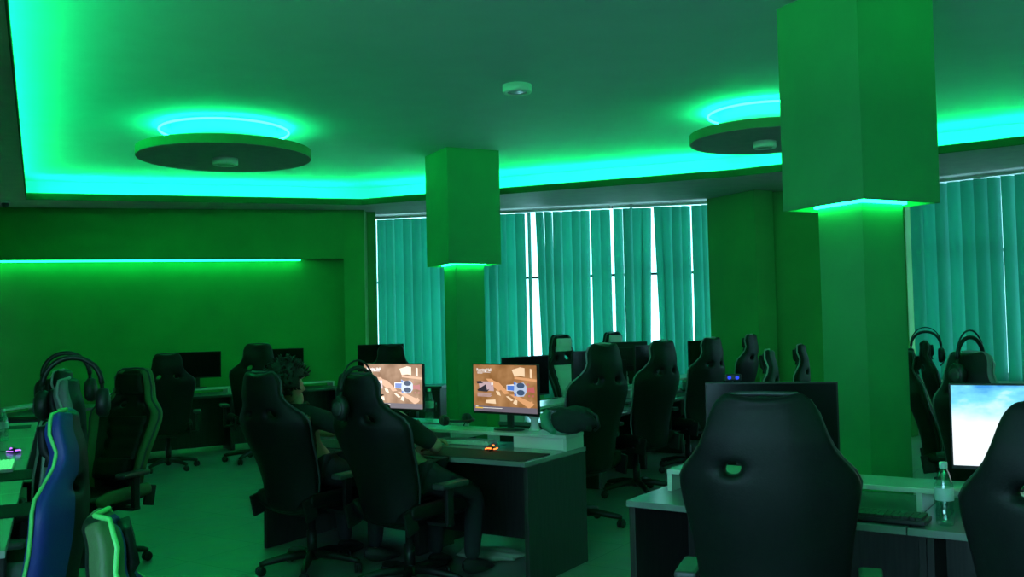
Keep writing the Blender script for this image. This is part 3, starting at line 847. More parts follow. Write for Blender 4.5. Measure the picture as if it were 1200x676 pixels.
def sky_mat():
    m = emis('sky_picture', (1, 1, 1), .50); nt = m.node_tree; e = [x for x in nt.nodes if x.type == 'EMISSION'][0]
    tc = nt.nodes.new('ShaderNodeTexCoord'); sp = nt.nodes.new('ShaderNodeSeparateXYZ'); nt.links.new(tc.outputs['Object'], sp.inputs[0])
    n = nt.nodes.new('ShaderNodeTexNoise'); n.inputs['Scale'].default_value = 7; n.inputs['Detail'].default_value = 4
    mp = nt.nodes.new('ShaderNodeMapping'); mp.inputs['Scale'].default_value = (1, 1, 2.2); nt.links.new(tc.outputs['Object'], mp.inputs[0]); nt.links.new(mp.outputs[0], n.inputs['Vector'])
    a = nt.nodes.new('ShaderNodeMath'); a.operation = 'MULTIPLY_ADD'; a.inputs[1].default_value = 6.5; a.inputs[2].default_value = -.02
    nt.links.new(sp.outputs['Z'], a.inputs[0])
    b = nt.nodes.new('ShaderNodeMath'); b.operation = 'SUBTRACT'; b.inputs[0].default_value = 1.5; nn_ = nt.nodes.new('ShaderNodeMath'); nn_.operation = 'MULTIPLY'; nn_.inputs[1].default_value = 1.9; nt.links.new(n.outputs['Fac'], nn_.inputs[0]); nt.links.new(nn_.outputs[0], b.inputs[1])
    c = nt.nodes.new('ShaderNodeMath'); c.operation = 'MULTIPLY'; nt.links.new(a.outputs[0], c.inputs[0]); nt.links.new(b.outputs[0], c.inputs[1]); c.use_clamp = True
    rp = nt.nodes.new('ShaderNodeValToRGB')
    rp.color_ramp.elements[0].color = (.92, 1.0, 1.05, 1); rp.color_ramp.elements[1].color = (.06, .34, .80, 1)
    mid = rp.color_ramp.elements.new(.35); mid.color = (.22, .78, .95, 1)
    rp.color_ramp.elements[0].position = .03; rp.color_ramp.elements[-1].position = .75
    nt.links.new(c.outputs[0], rp.inputs[0]); nt.links.new(rp.outputs[0], e.inputs[0])
    return m
def monitor(label, p, z, beta, W, H, zb, kind='off', white_stand=False, vfoot=False):
    """p: foot point, z: what it stands on, zb: clearance under the housing"""
    root = empty('computer_monitor', (p.x, p.y, z), -math.radians(beta)); tag(root, label, 'monitor', 'dark monitors' if kind == 'off' else None)
    mb = MB(); mb.box((0, 0, zb + H / 2), (W, .022, H), bev=.004); mb.box((0, .022, zb + H / 2), (W * .62, .03, H * .62), bev=.012)
    h = mb.build('housing', M['black'], root)
    bz = .008
    if kind == 'off':
        mb = MB(); mb.box((0, -.0115, zb + H / 2 + .004), (W - 2 * bz, .002, H - 2 * bz - .008)); mb.build('screen', M['offscreen'], root)
    else:
        e = empty('screen', (0, -.0125, zb + H / 2 + .005)); e.parent = root
        w_, h_ = W - 2 * bz, H - 2 * bz - .008
        if kind == 'sky':
            mb = MB(); mb.box((0, 0, 0), (w_, .002, h_)); mb.build('screen_picture', sky_mat(), e)
        else:
            game_picture(e, w_, h_, kind)
    sm_ = M['white'] if white_stand else M['black']
    mb = MB(); mb.box((0, .045, (zb + H * .4) / 2 + .006), (.05, .022, zb + H * .4 - .012), bev=.006); mb.box((0, .03, zb + H * .45), (.08, .03, .08), bev=.004)
    mb.build('stand_neck', sm_, root)
    mb = MB()
    if vfoot:
        mb.box((.10, -.01, .008), (.24, .03, .014), rz=-.55, bev=.004); mb.box((-.10, -.01, .008), (.24, .03, .014), rz=.55, bev=.004); mb.box((0, .045, .008), (.07, .05, .014), bev=.004)
    else:
        mb.lathe([(.005, .001), (.10, .001), (.105, .004), (.10, .010), (.02, .014)], c=(0, .03, 0), seg=28, sx=1.15, sy=.85)
    mb.build('stand_foot', sm_, root)
    return root
mA = scr_mats('screen_brown_', .48, 0.0); mB = scr_mats('screen_pale_', .72, .38)
def on_row(o, right, fwd, x, y): return o + right * x + fwd * y
def at_row(px, z, o, right, fwd, y):
    """point of the line y deep into a desk row that shows at picture column px"""
    a = o + fwd * y; v = ray(px, 430); n_ = Vector((v.y, -v.x, 0)); t = -a.dot(n_) / right.dot(n_)
    return a + right * t
ZR = .85
pm1 = at_row(592, ZR, CA, rA, vA, DA - .14); pm0 = at_row(461, ZR, CA, rA, vA, DA - .14)
monitor('nearer lit monitor with a brown game screen and white title', pm1, ZR, 40, .58, .345, .105, mA)
monitor('farther lit monitor with a paler game screen, beside the bottle', pm0, ZR, 34, .58, .345, .105, mB)
pmd = at_row(902, .855, PC, rC, fC, .44); pms = at_row(1208, .855, PC, rC, fC, .44)
monitor('dark switched off monitor behind the large foreground chair', pmd, .855, 14, .60, .355, .065)
monitor('lit monitor with a blue sky and white clouds at the right edge', pms, .855, 26, .61, .355, .075, 'sky')
# window row
fBb = -math.degrees(math.atan2(-fB.x, fB.y))
for px, lb, kw in ((616, 'dark monitor behind the brown lit screen, white stand', dict(white_stand=True)), (692, 'dark monitor half hidden by the nearest tall chair, headset beside it', {}),
               (761, 'dark monitor between the first two tall chairs of the window row', {}), (821, 'dark monitor far in the window row with a headset on its left', {})):
    p = at_row(px, ZR, PB0, rB, fB, DB - .12)
    monitor(lb, p, ZR, fBb + 14, .60, .35, .085, vfoot=(px in (761,)), **kw)
p = at_row(731, ZR, PB0, rB, fB, DB + .24); p2 = p
monitor('dark monitor turned away, right of the nearest tall chair', p, .75, 175, .58, .35, .22, vfoot=True)
# back wall
rWb = math.degrees(math.atan2(fW.x, fW.y))
for px, lb in ((232, 'dark monitor on the back wall shelf beside the single chair'), (331, 'dark monitor on the back wall shelf above the seated person')):
    p = at_row(px, .82, q1, rW, fW, .09); monitor(lb, p, .82, rWb + 12, .58, .345, .13)
p = at_row(445, .82, q1, rW, fW, .02)
pe = at_d(446, 12.6, .9); root_d = pe - V2(0.55, -.2) * 1.0
desk('small dark desk before the blinds with a dark monitor on it', pe + V2(-.26, -.30), V2(.985, -.17), .68, .6, topm='darktop', h=.75)
monitor('dark monitor before the left end of the blinds', pe + V2(0, .05), .75, -14, .62, .36, .22)

# ------------------------------------------------------------------ people
def skin_mesh(J, E, root):
    """one continuous surface grown along a skeleton. J: name -> (x, y, z, r)"""
    ks = list(J.keys()); me = bpy.data.meshes.new('tmp')
    me.from_pydata([J[k][:3] for k in ks], [(ks.index(a), ks.index(b)) for a, b in E], [])
    o = bpy.data.objects.new('tmp', me); COL.objects.link(o)
    o.modifiers.new('skin', 'SKIN')
    if not me.skin_vertices: me.skin_vertices.new()
    for k, sv in zip(ks, me.skin_vertices[0].data):
        r = J[k][3]; sv.radius = r if isinstance(r, tuple) else (r, r); sv.use_root = (k == root)
    q = o.modifiers.new('sub', 'SUBSURF'); q.levels = 2; q.render_levels = 2
    bpy.context.view_layer.update()
    out = bpy.data.meshes.new_from_object(o.evaluated_get(bpy.context.evaluated_depsgraph_get()))
    bpy.data.objects.remove(o); bpy.data.meshes.remove(me)
    for p in out.polygons: p.use_smooth = True
    return out
def join(mb, me):
    mb.bm.from_mesh(me); bpy.data.meshes.remove(me)
def head_into(mb, c, yaw, pitch=0.0, k=1.0):
    R = Matrix.Translation(Vector(c)) @ Matrix.Rotation(-yaw, 4, 'Z') @ Matrix.Rotation(-pitch, 4, 'X') @ Matrix.Scale(k, 4)
    def f(u, v):
        th, ph = u * 2 * PI, v * PI
        x, y, z = math.sin(ph) * math.sin(th), math.sin(ph) * math.cos(th), math.cos(ph)
        X, Y, Z = x * .076, y * .096, z * .118
        if z < -.1: X *= 1 - .32 * min(1, (-z - .1)); Y *= 1 - .10 * (-z)       # jaw
        if y > .3:
            fx = abs(x)
            Y += .026 * math.exp(-(fx / .16) ** 2) * math.exp(-((z + .16) / .17) ** 2)          # nose
            Y += .006 * math.exp(-((z - .18) / .10) ** 2)                                         # brow
            Y -= .012 * math.exp(-((fx - .36) / .16) ** 2) * math.exp(-((z - .02) / .11) ** 2)    # eye sockets
            Y += .007 * math.exp(-(fx / .25) ** 2) * math.exp(-((z + .50) / .07) ** 2)            # lips
            Y -= .006 * math.exp(-(fx / .3) ** 2) * math.exp(-((z + .62) / .06) ** 2)
            Y += .012 * math.exp(-(fx / .22) ** 2) * math.exp(-((z + .82) / .12) ** 2)            # chin
        return R @ Vector((X, Y, Z))
    mb.grid(f, [i / 40 for i in range(41)], [.001 + .998 * i / 32 for i in range(33)])
    for sx in (-1, 1):
        b = len(mb.bm.verts); mb.lathe([(.004, -.012), (.028, -.008), (.034, .0), (.026, .008), (.012, .004), (.004, .003)], seg=14, axis='X', sx=.65, sy=1.0)
        mb.bm.verts.ensure_lookup_table()
        T = R @ Matrix.Translation((sx * .076, -.008, -.008)) @ Matrix.Rotation(sx * -.3, 4, 'Z') @ (Matrix.Identity(4) if sx > 0 else Matrix.Rotation(PI, 4, 'Z'))
        for vv in list(mb.bm.verts)[b:]: vv.co = T @ vv.co
    return R
def hand_into(mb, wrist, fwd, down, side):
    """palm, four fingers of unequal length lightly curled, and a thumb from the side of the palm; side: +1 thumb to the right of fwd"""
    fwd = Vector(fwd).normalized(); dn = Vector(down).normalized(); lat = fwd.cross(-dn).normalized() * side
    w = Vector(wrist)
    b = len(mb.bm.verts)
    mb.box((0, 0, 0), (.078, .09, .026), bev=.011); mb.bm.verts.ensure_lookup_table()
    T = Matrix.Translation(w + fwd * .045) @ Matrix((( lat.x, fwd.x, -dn.x, 0), (lat.y, fwd.y, -dn.y, 0), (lat.z, fwd.z, -dn.z, 0), (0, 0, 0, 1)))
    for vv in list(mb.bm.verts)[b:]: vv.co = T @ vv.co
    for k, L in enumerate((.068, .078, .074, .058)):
        s0 = w + fwd * .082 + lat * (.029 - .0195 * k)
        p1 = s0 + fwd * L * .45 - dn * .004; p2 = p1 + (fwd * .8 + dn * .6) * L * .32; p3 = p2 + (fwd * .45 + dn * .85) * L * .26
        mb.tube([s0 - fwd * .01, p1, p2, p3], [.0095, .009, .0082, .006], 8)
    t0 = w + fwd * .025 + lat * .034
    mb.tube([t0, t0 + (lat * .75 + fwd * .7) * .03 + dn * .005, t0 + (lat * .75 + fwd * .9) * .048 + dn * .015, t0 + (lat * .6 + fwd * 1.3) * .058 + dn * .02], [.0125, .011, .0095, .0065], 8)
def hair_into(mb, R, bushy=.03, seed=3):
    rnd = random.Random(seed)
    ks = [(rnd.uniform(3, 9), rnd.uniform(3, 9), rnd.uniform(3, 9), rnd.uniform(0, 6)) for _ in range(7)]
    def f(u, v):
        th, ph = u * 2 * PI, v * PI * .72
        x, y, z = math.sin(ph) * math.sin(th), math.sin(ph) * math.cos(th), math.cos(ph)
        fr = max(0, y)
        lim = .30 if fr > .55 else (-.2 if fr > .2 else -.62)
        n = sum(math.sin(a * x + b * y + c * z + d) for a, b, c, d in ks) / 7 + .5 * math.sin(23 * x + 17 * z) * math.sin(19 * y + 21 * z + 1)
        g = 1 + (bushy + .022 * n) / .1
        z2 = max(z, lim)
        if z < lim: g = 1.04 + .03 * n
        return R @ Vector((x * .078 * g, y * .098 * g - .006, z2 * .118 * (g if z > 0 else 1.0) + .012))
    mb.grid(f, [i / 48 for i in range(49)], [.001 + i / 26 for i in range(26)])
    for q in range(260):
        u, v = rnd.random(), rnd.random() ** .7 * .92
        p = f(u, v); c0 = R @ Vector((0, 0, .0)); dirv = (p - c0).normalized()
        if (R.inverted() @ p).y > .05 and (R.inverted() @ p).z < .05: continue
        j = Vector((rnd.uniform(-1, 1), rnd.uniform(-1, 1), rnd.uniform(-1, 1))) * .8
        L = rnd.uniform(.018, .034)
        e1 = (dirv + j * .5).normalized(); e2 = (dirv * .3 + j).normalized()
        mb.tube([p - dirv * .012, p + e1 * L * .5, p + (e1 + e2) * L * .5], [.0075, .0065, .002], 5)
def person(label, hub, fwd, hand_l, hand_r, foot_l, foot_r, head_yaw, slouch=0.0, lean=0.0, headpos=None, seed=3):
    b = math.atan2(fwd.x, fwd.y)
    root = empty('person', (hub.x, hub.y, 0), -b); tag(root, label, 'person')
    def loc(p):   # world -> local
        d = Vector((p.x - hub.x, p.y - hub.y, 0)); rt = Vector((fwd.y, -fwd.x, 0)); return Vector((d.dot(rt), d.dot(fwd), p.z))
    hl, hr, fl_, fr_ = [loc(p) for p in (hand_l, hand_r, foot_l, foot_r)]
    y0 = -.06
    pel = Vector((0, y0 + .10, .685)); sp = Vector((lean * .3, y0 + .01, .78)); chs = Vector((lean * .7, y0 - .01, .93)); nb = Vector((lean, y0 + .0, 1.05)); nt_ = Vector((lean, y0 + .03, 1.12))
    hc = Vector((lean, y0 + .05, 1.215)) if headpos is None else Vector(headpos)
    def arm(sx, hnd):
        sh = Vector((lean + sx * .185, y0 + .0, 1.005)); L1, L2 = .285, .255
        d = hnd - sh; D = min(d.length, L1 + L2 - .01); d.normalize()
        wr = sh + d * D
        a = (L1 * L1 - L2 * L2 + D * D) / (2 * D); h = math.sqrt(max(0, L1 * L1 - a * a))
        pole = Vector((sx * 1.6, -.6, -.15)); pole = (pole - d * pole.dot(d)).normalized()
        return sh, sh + d * a + pole * h, wr
    def leg(sx, ft):
        hp = Vector((sx * .09, y0 + .12, .655)); an = Vector((ft.x, ft.y, .085)); L1, L2 = .42, .42
        d = an - hp; D = min(d.length, L1 + L2 - .01); d.normalize(); an = hp + d * D
        a = (L1 * L1 - L2 * L2 + D * D) / (2 * D); h = math.sqrt(max(0, L1 * L1 - a * a))
        pole = Vector((sx * .2, 1, .1)); pole = (pole - d * pole.dot(d)).normalized()
        return hp, hp + d * a + pole * h, an
    J = {'pel': (*pel, (.14, .115)), 'sp': (*sp, (.125, .105)), 'chs': (*chs, (.15, .115)), 'nb': (*nb, .065), 'nt': (*nt_, .054), 'hd': (*(nt_.lerp(hc, .6)), .056)}
    E = [('pel', 'sp'), ('sp', 'chs'), ('chs', 'nb'), ('nb', 'nt'), ('nt', 'hd')]
    ends = {}
    for sx, nm, hnd in ((-1, 'l', hl), (1, 'r', hr)):
        sh, el, wr = arm(sx, hnd); ends[nm] = (sh, el, wr)
        J['sh' + nm] = (*sh, .062); J['el' + nm] = (*el, .042); J['fa' + nm] = (*(el.lerp(wr, .35)), .041); J['wr' + nm] = (*wr, .027)
        E += [('chs', 'sh' + nm), ('sh' + nm, 'el' + nm), ('el' + nm, 'fa' + nm), ('fa' + nm, 'wr' + nm)]
    lg = {}
    for sx, nm, ft in ((-1, 'l', fl_), (1, 'r', fr_)):
        hp, kn, an = leg(sx, ft); lg[nm] = (hp, kn, an)
        J['hp' + nm] = (*hp, .088); J['kn' + nm] = (*kn, .058); J['ca' + nm] = (*(kn.lerp(an, .3)), .056); J['an' + nm] = (*an, .036)
        E += [('pel', 'hp' + nm), ('hp' + nm, 'kn' + nm), ('kn' + nm, 'ca' + nm), ('ca' + nm, 'an' + nm)]
    mb = MB(); join(mb, skin_mesh(J, E, 'pel'))
    R = head_into(mb, hc, head_yaw, .05)
    for sx, nm in ((-1, 'l'), (1, 'r')):
        sh, el, wr = ends[nm]; d = (wr - el).normalized()
        hand_into(mb, wr, Vector((d.x, d.y, d.z * .3)), (0, 0, -1), -sx)
    body = mb.build('body', M['skin'], root)
    # jacket and trousers: same skeleton, fuller
    def grown(keys, extra, r0):
        JJ = {k: (*J[k][:3], tuple(x + extra for x in J[k][3]) if isinstance(J[k][3], tuple) else J[k][3] + extra) for k in keys}
        return skin_mesh(JJ, [(a, c) for a, c in E if a in JJ and c in JJ], r0)
    mb = MB(); ks = ['pel', 'sp', 'chs', 'nb'] + [a + n_ for n_ in 'lr' for a in ('sh', 'el')]
    join(mb, grown(ks, .016, 'chs')); mb.build('jacket', M['jacket'], root)
    mb = MB(); mb.tube([nb + Vector((.085 * math.cos(t), .075 * math.sin(t), .015 + .012 * math.sin(t))) for t in [2 * PI * k / 16 for k in range(16)]], .022, 8, closed=True); mb.build('collar', M['jacket'], root)
    mb = MB(); ks = ['pel'] + [a + n_ for n_ in 'lr' for a in ('hp', 'kn', 'ca', 'an')]
    join(mb, grown(ks, .014, 'pel')); mb.build('trousers', M['trouser'], root)
    for nm in 'lr':
        an = lg[nm][2]; kn = lg[nm][1]; dd = Vector((an.x - lg[nm][0].x, an.y - lg[nm][0].y, 0)).normalized()
        mb = MB(); us = [k / 10 for k in range(11)]
        ax = dd; lt = Vector((ax.y, -ax.x, 0))
        def sf(u, v):
            yy = -.075 + .265 * u; wdt = .034 + .016 * math.sin(min(1, u * 1.1) * PI * .9); hh = .085 * (1 - u) ** .8 + .045
            a = v * 2 * PI; e = math.sin(PI * min(1, max(.0, u * .985 + .0075))) ** .3
            return Vector((an.x, an.y, 0)) + ax * yy + lt * (math.cos(a) * wdt * e) + Vector((0, 0, max(.002, hh * .5 + math.sin(a) * hh * .5 * e)))
        mb.grid(lambda u, v: sf(u, v), us, [k / 14 for k in range(15)]); mb.build('shoe', M['shoe'], root)
    mb = MB(); hair_into(mb, R, .046, seed); mb.build('hair', M['hair'], root)
    return root, hc, R
# players at row A
_, hub1, f1, _t = CHAIRS['p1']
rt1 = Vector((f1.y, -f1.x, 0))
def edge_pt(px, y, z):   # point on desk row A
    p = at_row(px, z, CA, rA, vA, y); p.z = z; return p
h1 = hub1 + f1 * .40 + rt1 * -.16; h1.z = .83
h1r = hub1 + f1 * .38 + rt1 * .20; h1r.z = .83
fa_, fb_ = at_z(428, 652, 0.0), hub1 + f1 * .42 + rt1 * -.10
P1, hc1, R1 = person('seated person with bushy black hair in a black jacket, in profile', hub1, f1, h1, h1r, fb_, hub1 + f1 * .36 + rt1 * .22, math.radians(32), lean=-.085, headpos=(-.10, -.10, 1.20))
mb = MB()
for sx in (-1, 1): mb.tube([(-.075 + sx * .035, .055, 1.03), (-.075 + sx * .04, .095, .985), (-.07 + sx * .04, .105, .93)], .006, 6)
mb.build('drawstring', M['white'], P1)
_, hub2, f2_, _t = CHAIRS['p2']
rt2 = Vector((f2_.y, -f2_.x, 0))
h2 = hub2 + f2_ * .34 + rt2 * -.16; h2.z = .83
h2r = at_z(508, 525, .80)
person('person hidden behind the headset chair, one forearm on the desk', hub2, f2_, h2, h2r, hub2 + f2_ * .41 + rt2 * -.15, hub2 + f2_ * .42 + rt2 * .14, .1, headpos=(-.31, -.08, 1.05), lean=-.22, seed=8)

# ------------------------------------------------------------------ headsets, keyboards, mice, mats, bottles
HS = None
def headset(label, p, z, beta, roll=0.0, double=False, s=1.0, lying=False, group='headsets'):
    root = empty('headset', (p.x, p.y, z), -math.radians(beta)); root.scale = (s, s, s)
    tag(root, label, 'headset', group)
    R = .092
    def bent(r, up=0):
        return [(0, r * math.cos(t), .02 + (r + up) * math.sin(t)) for t in [PI * k / 16 for k in range(17)]]
    mb = MB(); mb.tube(bent(R), .009, 8)
    if double: mb.tube(bent(R + .004, .026), .004, 6)
    hb_ = mb.build('headband', M['black'], root)
    for sg in (-1, 1):
        mb = MB(); mb.tube([(0, sg * R, .02), (0, sg * (R + .004), -.02)], .007, 6)
        mb.lathe([(.01, -.022), (.040, -.020), (.046, -.008), (.044, .010), (.034, .020), (.008, .022)], c=(0, sg * (R + .002), -.045), seg=20, axis='Y', sx=.85, sy=1.1)
        c_ = mb.build('ear_cup', M['black'], root)
        mb = MB(); mb.lathe([(.006, -.002), (.026, -.002), (.028, .002), (.006, .003)], c=(0, sg * (R + .024), -.045), seg=18, axis='Y'); mb.build('cup_badge', M['chrome'] if False else M['arm'], c_)
    mb = MB(); mb.tube([(0, R, -.06), (.04, R + .01, -.095), (.10, R - .01, -.11)], .0045, 6); mb.build('microphone', M['black'], root)
    if lying: root.rotation_euler = (0, PI / 2, -math.radians(beta))
    return root
def on_chair(idn, label, dz=.0, double=False, s=1.0, dbeta=0, dx=0, dy=0):
    r, hub, fwd, top = CHAIRS[idn]; sc = r.scale.x
    b = math.degrees(math.atan2(fwd.x, fwd.y))
    ra = math.radians(r['rec']); zt = (.47 + (1.335 - .47) * math.cos(ra)) * sc
    p = Vector((hub.x, hub.y, 0)) - fwd * ((.23 + .86 * math.sin(ra) - .005) * sc) + Vector((fwd.y, -fwd.x, 0)) * dx + fwd * dy
    # band rests on the top of the backrest
    return headset(label, p, zt + .036 - (.02 + .092) * s + .012 + dz, b + dbeta, double=double, s=s)
on_chair('p2', 'headset over the top of the chair before the nearer lit desk', dz=-.015, double=True, s=1.4, dy=.02)
on_chair('l2', 'headset over the top of the grey sided chair in the left row', s=1.42, dz=.05, dy=-.014)
on_chair('l3', 'headset standing high over the deepest dark chair in the left row', dz=.05, s=1.42, dy=-.014)
on_chair('d1', 'headset over the far dark chair right of the near column', s=1.45, double=True, dz=.04, dy=.02)
on_chair('d2', 'headset over the grey panelled chair behind the sky screen', s=1.45, double=True, dz=.04, dy=.02)
KB = {}
def keyboard(label, p, z, right, body='white', keys='white', L=.44, group='keyboards'):
    rz = math.atan2(right.y, right.x)
    root = empty('keyboard', (p.x, p.y, z), rz); tag(root, label, 'keyboard', group)
    k = (body, keys)
    if k not in KB:
        m1 = MB(); m1.box((0, 0, .010), (L, .14, .018), bev=.004); a = m1.mesh('tray'); a.materials.append(M[body])
        m2 = MB()
        for r_i in range(5):
            x = -L / 2 + .012
            n_k = 17
            if r_i == 4: ws = [1.3] * 3 + [6] + [1.3] * 4 + [1] * 2
            else: ws = [1] * n_k
            t = sum(ws); u_ = (L - .024) / t
            for w_ in ws:
                m2.box((x + w_ * u_ / 2, .05 - r_i * .025, .0245), (w_ * u_ - .004, .0205, .011)); x += w_ * u_
        c = m2.mesh('keycaps'); c.materials.append(M[keys])
        KB[k] = (a, c)
    for nm, me in zip(('tray', 'keycaps'), KB[k]):
        o = bpy.data.objects.new(nm, me); COL.objects.link(o); o.parent = root
    return root
def mouse(label, p, z, beta, body='black', glow=None, group='computer mice'):
    root = empty('computer_mouse', (p.x, p.y, z), -math.radians(beta)); tag(root, label, 'mouse', group)
    mb = MB()
    def f(u, v):
        a = u * 2 * PI; y = -.06 + .12 * v; e = max(.02, 1 - abs(2 * v - 1) ** 2.6) ** .5
        h = .036 * (1 - .55 * max(0, v - .35) / .65)
        return Vector((.031 * e * math.cos(a) * (1 - .12 * math.sin(PI * v)), y, max(.0005, h * e * .5 * (1 + math.sin(a)))))
    mb.grid(f, [k / 18 for k in range(19)], [k / 14 for k in range(15)]); mb.build('shell', M[body], root)
    mb = MB(); mb.lathe([(.004, -.004), (.010, -.004), (.010, .004), (.004, .004)], c=(0, .03, .025), seg=12, axis='X'); mb.build('scroll_wheel', M[glow] if glow else M['arm'], root)
    if glow:
        mb = MB(); mb.tube([(-.029, -.035, .014), (-.031, 0, .013), (-.027, .04, .012)], .004, 6); mb.tube([(.029, -.035, .014), (.031, 0, .013), (.027, .04, .012)], .004, 6)
        mb.tube([(-.018, -.048, .02), (0, -.055, .022), (.018, -.048, .02)], .005, 6); mb.build('light_strip', M[glow], root)
    mb = MB(); mb.tube([(0, .058, .006), (.01, .12, .004), (-.02, .2, .004), (.0, .27, .004)], .0022, 5); mb.build('cable', M['black'], root)
    return root
M['glow_orange'] = emis('orange_mouse_light', (1.0, .16, .03), 1.6)
M['glow_purple'] = emis('purple_mouse_light', (.35, .12, 1.0), 1.2)
M['glow_blue'] = emis('blue_webcam_light', (.03, .08, 1.0), .45)
def mat_pad(label, p, z, right, L, D, group='mouse mats'):
    rz = math.atan2(right.y, right.x)
    mb = MB(); mb.box((0, 0, .002), (L, D, .004), bev=.0015)
    o = mb.build('mouse_mat', M['pad']); o.location = (p.x, p.y, z); o.rotation_euler = (0, 0, rz); tag(o, label, 'mouse mat', group); return o
def bottle(label, p, z, h=.24, r=.032):
    root = empty('water_bottle', (p.x, p.y, z)); tag(root, label, 'bottle', 'water bottles')
    k = h / .24; mb = MB()
    mb.lathe([(.005, .004), (r * .85, .0), (r, .012), (r, .055), (r * .9, .07), (r, .085), (r, .150), (r * .92, .165), (r * .6, .200), (.013, .213), (.013, .220)], seg=24)
    for vv in mb.bm.verts: vv.co.z *= k
    mb.build('clear_body', M['bottle'], root)
    mb = MB(); mb.lathe([(.0145, .216 * k), (.0155, .218 * k), (.0155, .238 * k), (.013, .240 * k)], seg=20); mb.build('cap', M['bottle_label'], root)
    mb = MB(); mb.lathe([(r + .0006, .095 * k), (r + .0012, .096 * k), (r + .0012, .142 * k), (r + .0006, .143 * k)], seg=24); mb.build('label_band', M['bottle_label'], root)
ZD = .7505
# desk A
for i in range(2):
    o = CA + uA * (LA * (i + 1))
    mat_pad(('long black mat along the front of the desk with the orange mouse', 'long black mat on the desk of the person in profile')[i], o + rA * (LA * .52) + vA * .19, ZD, rA, LA * .90, .34)
pk = at_z(545, 517, .765); keyboard('pale keyboard in front of the nearer lit monitor', pk, ZD + .004 if (pk - CA).dot(vA) < .35 else ZD, (rA + vA * .10).normalized())
po = at_z(576, 526, .765); mouse('black mouse glowing orange on the nearer lit desk', po, ZD + .0045, 20, glow='glow_orange')
pq = at_row(437, ZD, CA, rA, vA, .30); keyboard('dark keyboard before the farther lit monitor', pq, ZD + .0045, rA, 'black', 'black')
pb_ = at_z(503.5, 493, .85); bottle('clear water bottle with pale cap between the two lit monitors', pb_, .8505, .245, .034)
pp = at_z(495, 511, .765)
mb = MB(); mb.prism([(-.06, -.035), (.05, -.045), (.062, .01), (.02, .05), (-.045, .045)], 0, .022); o = mb.build('tissue_pouch', M['white']); o.location = (pp.x, pp.y, ZD); tag(o, 'small pale flat pouch on the desk below the water bottle', 'pouch')
ph_ = at_row(537, .85, CA, rA, vA, DA - .13); headset('black headset lying on the riser between the bottle and the brown screen', ph_, .905, 55, lying=True)
# bag on the riser end
pbag = at_row(671, .85, CA, rA, vA, DA - .14)
root = empty('soft_bag', (pbag.x, pbag.y, .856), math.atan2(rA.y, rA.x) - .15); tag(root, 'black soft bag with a green side lying at the right end of the players riser', 'bag')
def blob(a, b_, c, ex, seed, flat=.0):
    rn = random.Random(seed); k4 = [(rn.uniform(1, 4), rn.uniform(1, 4), rn.uniform(1, 4), rn.uniform(0, 6)) for _ in range(5)]
    def f(u, v):
        th, ph = u * 2 * PI, v * PI
        x, y, z = math.sin(ph) * math.cos(th), math.sin(ph) * math.sin(th), math.cos(ph)
        sg = lambda q: math.copysign(abs(q) ** ex, q)
        n = 1 + .07 * sum(math.sin(p * x * 2 + q * y * 2 + r * z * 2 + s_) for p, q, r, s_ in k4) / 2
        return Vector((sg(x) * a * n, sg(y) * b_ * n, max(0.0, c + sg(z) * c * n)))
    return f
mb = MB(); mb.grid(blob(.15, .10, .085, .75, 4), [k / 36 for k in range(37)], [.002 + .996 * k / 22 for k in range(23)]); mb.build('bag_body', M['jacket'], root)
M['bag_green'] = mat('green_bag_fabric', (0.06, 0.30, 0.19), 0.6, bump=.3, bscale=120)
mb = MB(); mb.tube([(-.17, -.05, .14), (-.185, -.075, .10), (-.15, -.105, .05), (-.06, -.135, .012)], [.02, .034, .034, .018], 10); mb.build('side_flap', M['bag_green'], root)
mb = MB(); mb.tube([(.12, -.02, .15), (.19, -.01, .12), (.2, .0, .05), (.15, .02, .02)], .01, 8); mb.build('strap', M['black'], root)
# white flared stand
pst = at_row(625, .85, CA, rA, vA, DA - .075)
mb = MB(); mb.lathe([(.04, 0), (.038, .008), (.026, .03), (.026, .07), (.045, .095), (.062, .105), (.062, .112), (.04, .110)], seg=24); o = mb.build('desk_stand', M['white']); o.location = (pst.x, pst.y, .8505); tag(o, 'white flared stand right behind the brown lit screen', 'stand')
# white box at near end of window row
pwb = at_row(636, .75, PB0, rB, fB, DB - .36)
# window row stations
for j in range(5):
    o = PB0 + rB * (LBs * j)
    nm = names[j]
    mat_pad('black mat on the %s desk of the black chair window row' % nm, o + rB * (.62 if j < 4 else .37) + fB * .20, ZD, rB, .80 if j < 4 else .66, .34)
    keyboard('dark keyboard on the %s desk of the black chair window row' % nm, o + rB * (.55 if j < 4 else .28) + fB * .26, ZD + .0045, rB, 'black', 'arm')
    mouse('black mouse on the %s desk of the black chair window row' % nm, o + rB * (.92 if j < 4 else .60) + fB * .22, ZD + .0045, fBb)
for px, y, lb, z in ((683, DB - .16, 'headset hanging at the left edge of the monitor by the nearest tall chair', 1.235), (806, DB - .16, 'headset hanging at the left side of the farthest window row monitor', 1.235)):
    p = at_row(px, z, PB0, rB, fB, y)
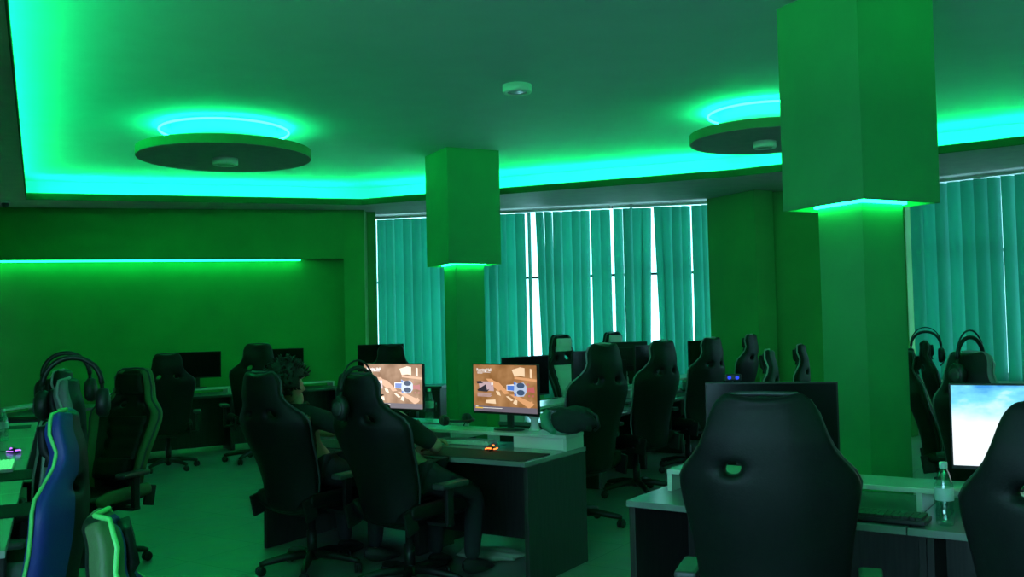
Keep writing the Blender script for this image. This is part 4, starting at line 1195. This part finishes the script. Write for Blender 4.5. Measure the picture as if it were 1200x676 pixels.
# desk C
bC = PC + rC * .0
bp_ = at_z(1108, 615, .75); bottle('clear water bottle on the foreground desk by the sky screen', bp_, ZD, .245, .034)
kp = at_z(1020, 604, .765); keyboard('dark keyboard on the foreground desk right of the large chair', kp, ZD + .0045, rC, 'black', 'black')
mat_pad('black mat on the foreground desk before the dark monitor', PC + rC * .72 + fC * .16, ZD, rC, .5, .24)
mp_ = PC + rC * 1.98 + fC * .15; mat_pad('black mat on the foreground desk before the sky screen', mp_, ZD, rC, .6, .24)
keyboard('dark keyboard before the sky screen behind the edge chair', mp_ + rC * -.02, ZD + .0045, rC, 'black', 'arm')
pw = at_row(859, 1.27, PC, rC, fC, .44)
root = empty('webcam', (pw.x, pw.y, .855 + .065 + .355), -math.radians(14)); tag(root, 'small webcam with two blue lights on top of the dark foreground monitor', 'webcam')
mb = MB(); mb.box((0, 0, .018), (.075, .03, .034), bev=.008); mb.build('camera_body', M['black'], root)
for sx in (-1, 1):
    mb = MB(); mb.lathe([(.002, -.002), (.009, -.002), (.009, .002), (.002, .003)], c=(sx * .018, -.016, .018), seg=14, axis='Y'); mb.build('light', M['glow_blue'], root)
# desk L
for k, (px, py, L, D, lb) in enumerate(((17, 501, .3, .26, 'black mat on the left edge desk, farthest from the camera'), (9, 558, .42, .26, 'black mat on the left edge desk under the lit keyboard'), (3, 600, .36, .26, 'black mat on the left edge desk, nearest the camera'))):
    p = at_z(px, py, .75); mat_pad(lb, p, ZD, rL, L, D)
M['keys_lit'] = emis('green_lit_keycaps', (.10, 1.0, .28), .42)
p = at_z(2, 547, .765); keyboard('keyboard with glowing pale green keys on the left edge desk', p, ZD + .0045, rL, 'white', 'keys_lit')
p = at_z(16, 528, .765); mouse('black mouse with purple lights on the left edge desk', p, ZD, -60, glow='glow_purple')
p = at_z(4, 517, .75); bottle('clear bottle standing on the left edge desk', p, ZD, .25, .036)
# floor things near the players
pf = at_z(575, 655, 0)
M['bag_pale'] = mat('pale_crumpled_cloth', (0.35, 0.50, 0.38), 0.7, bump=.6, bscale=25)
mb = MB(); mb.grid(blob(.22, .12, .035, .8, 11), [k / 36 for k in range(37)], [.002 + .996 * k / 18 for k in range(19)]); o = mb.build('cloth_bundle', M['bag_pale']); o.location = (pf.x, pf.y, 0); o.rotation_euler = (0, 0, -.25); tag(o, 'pale crumpled cloth lying on the floor under the nearer lit desk', 'cloth')
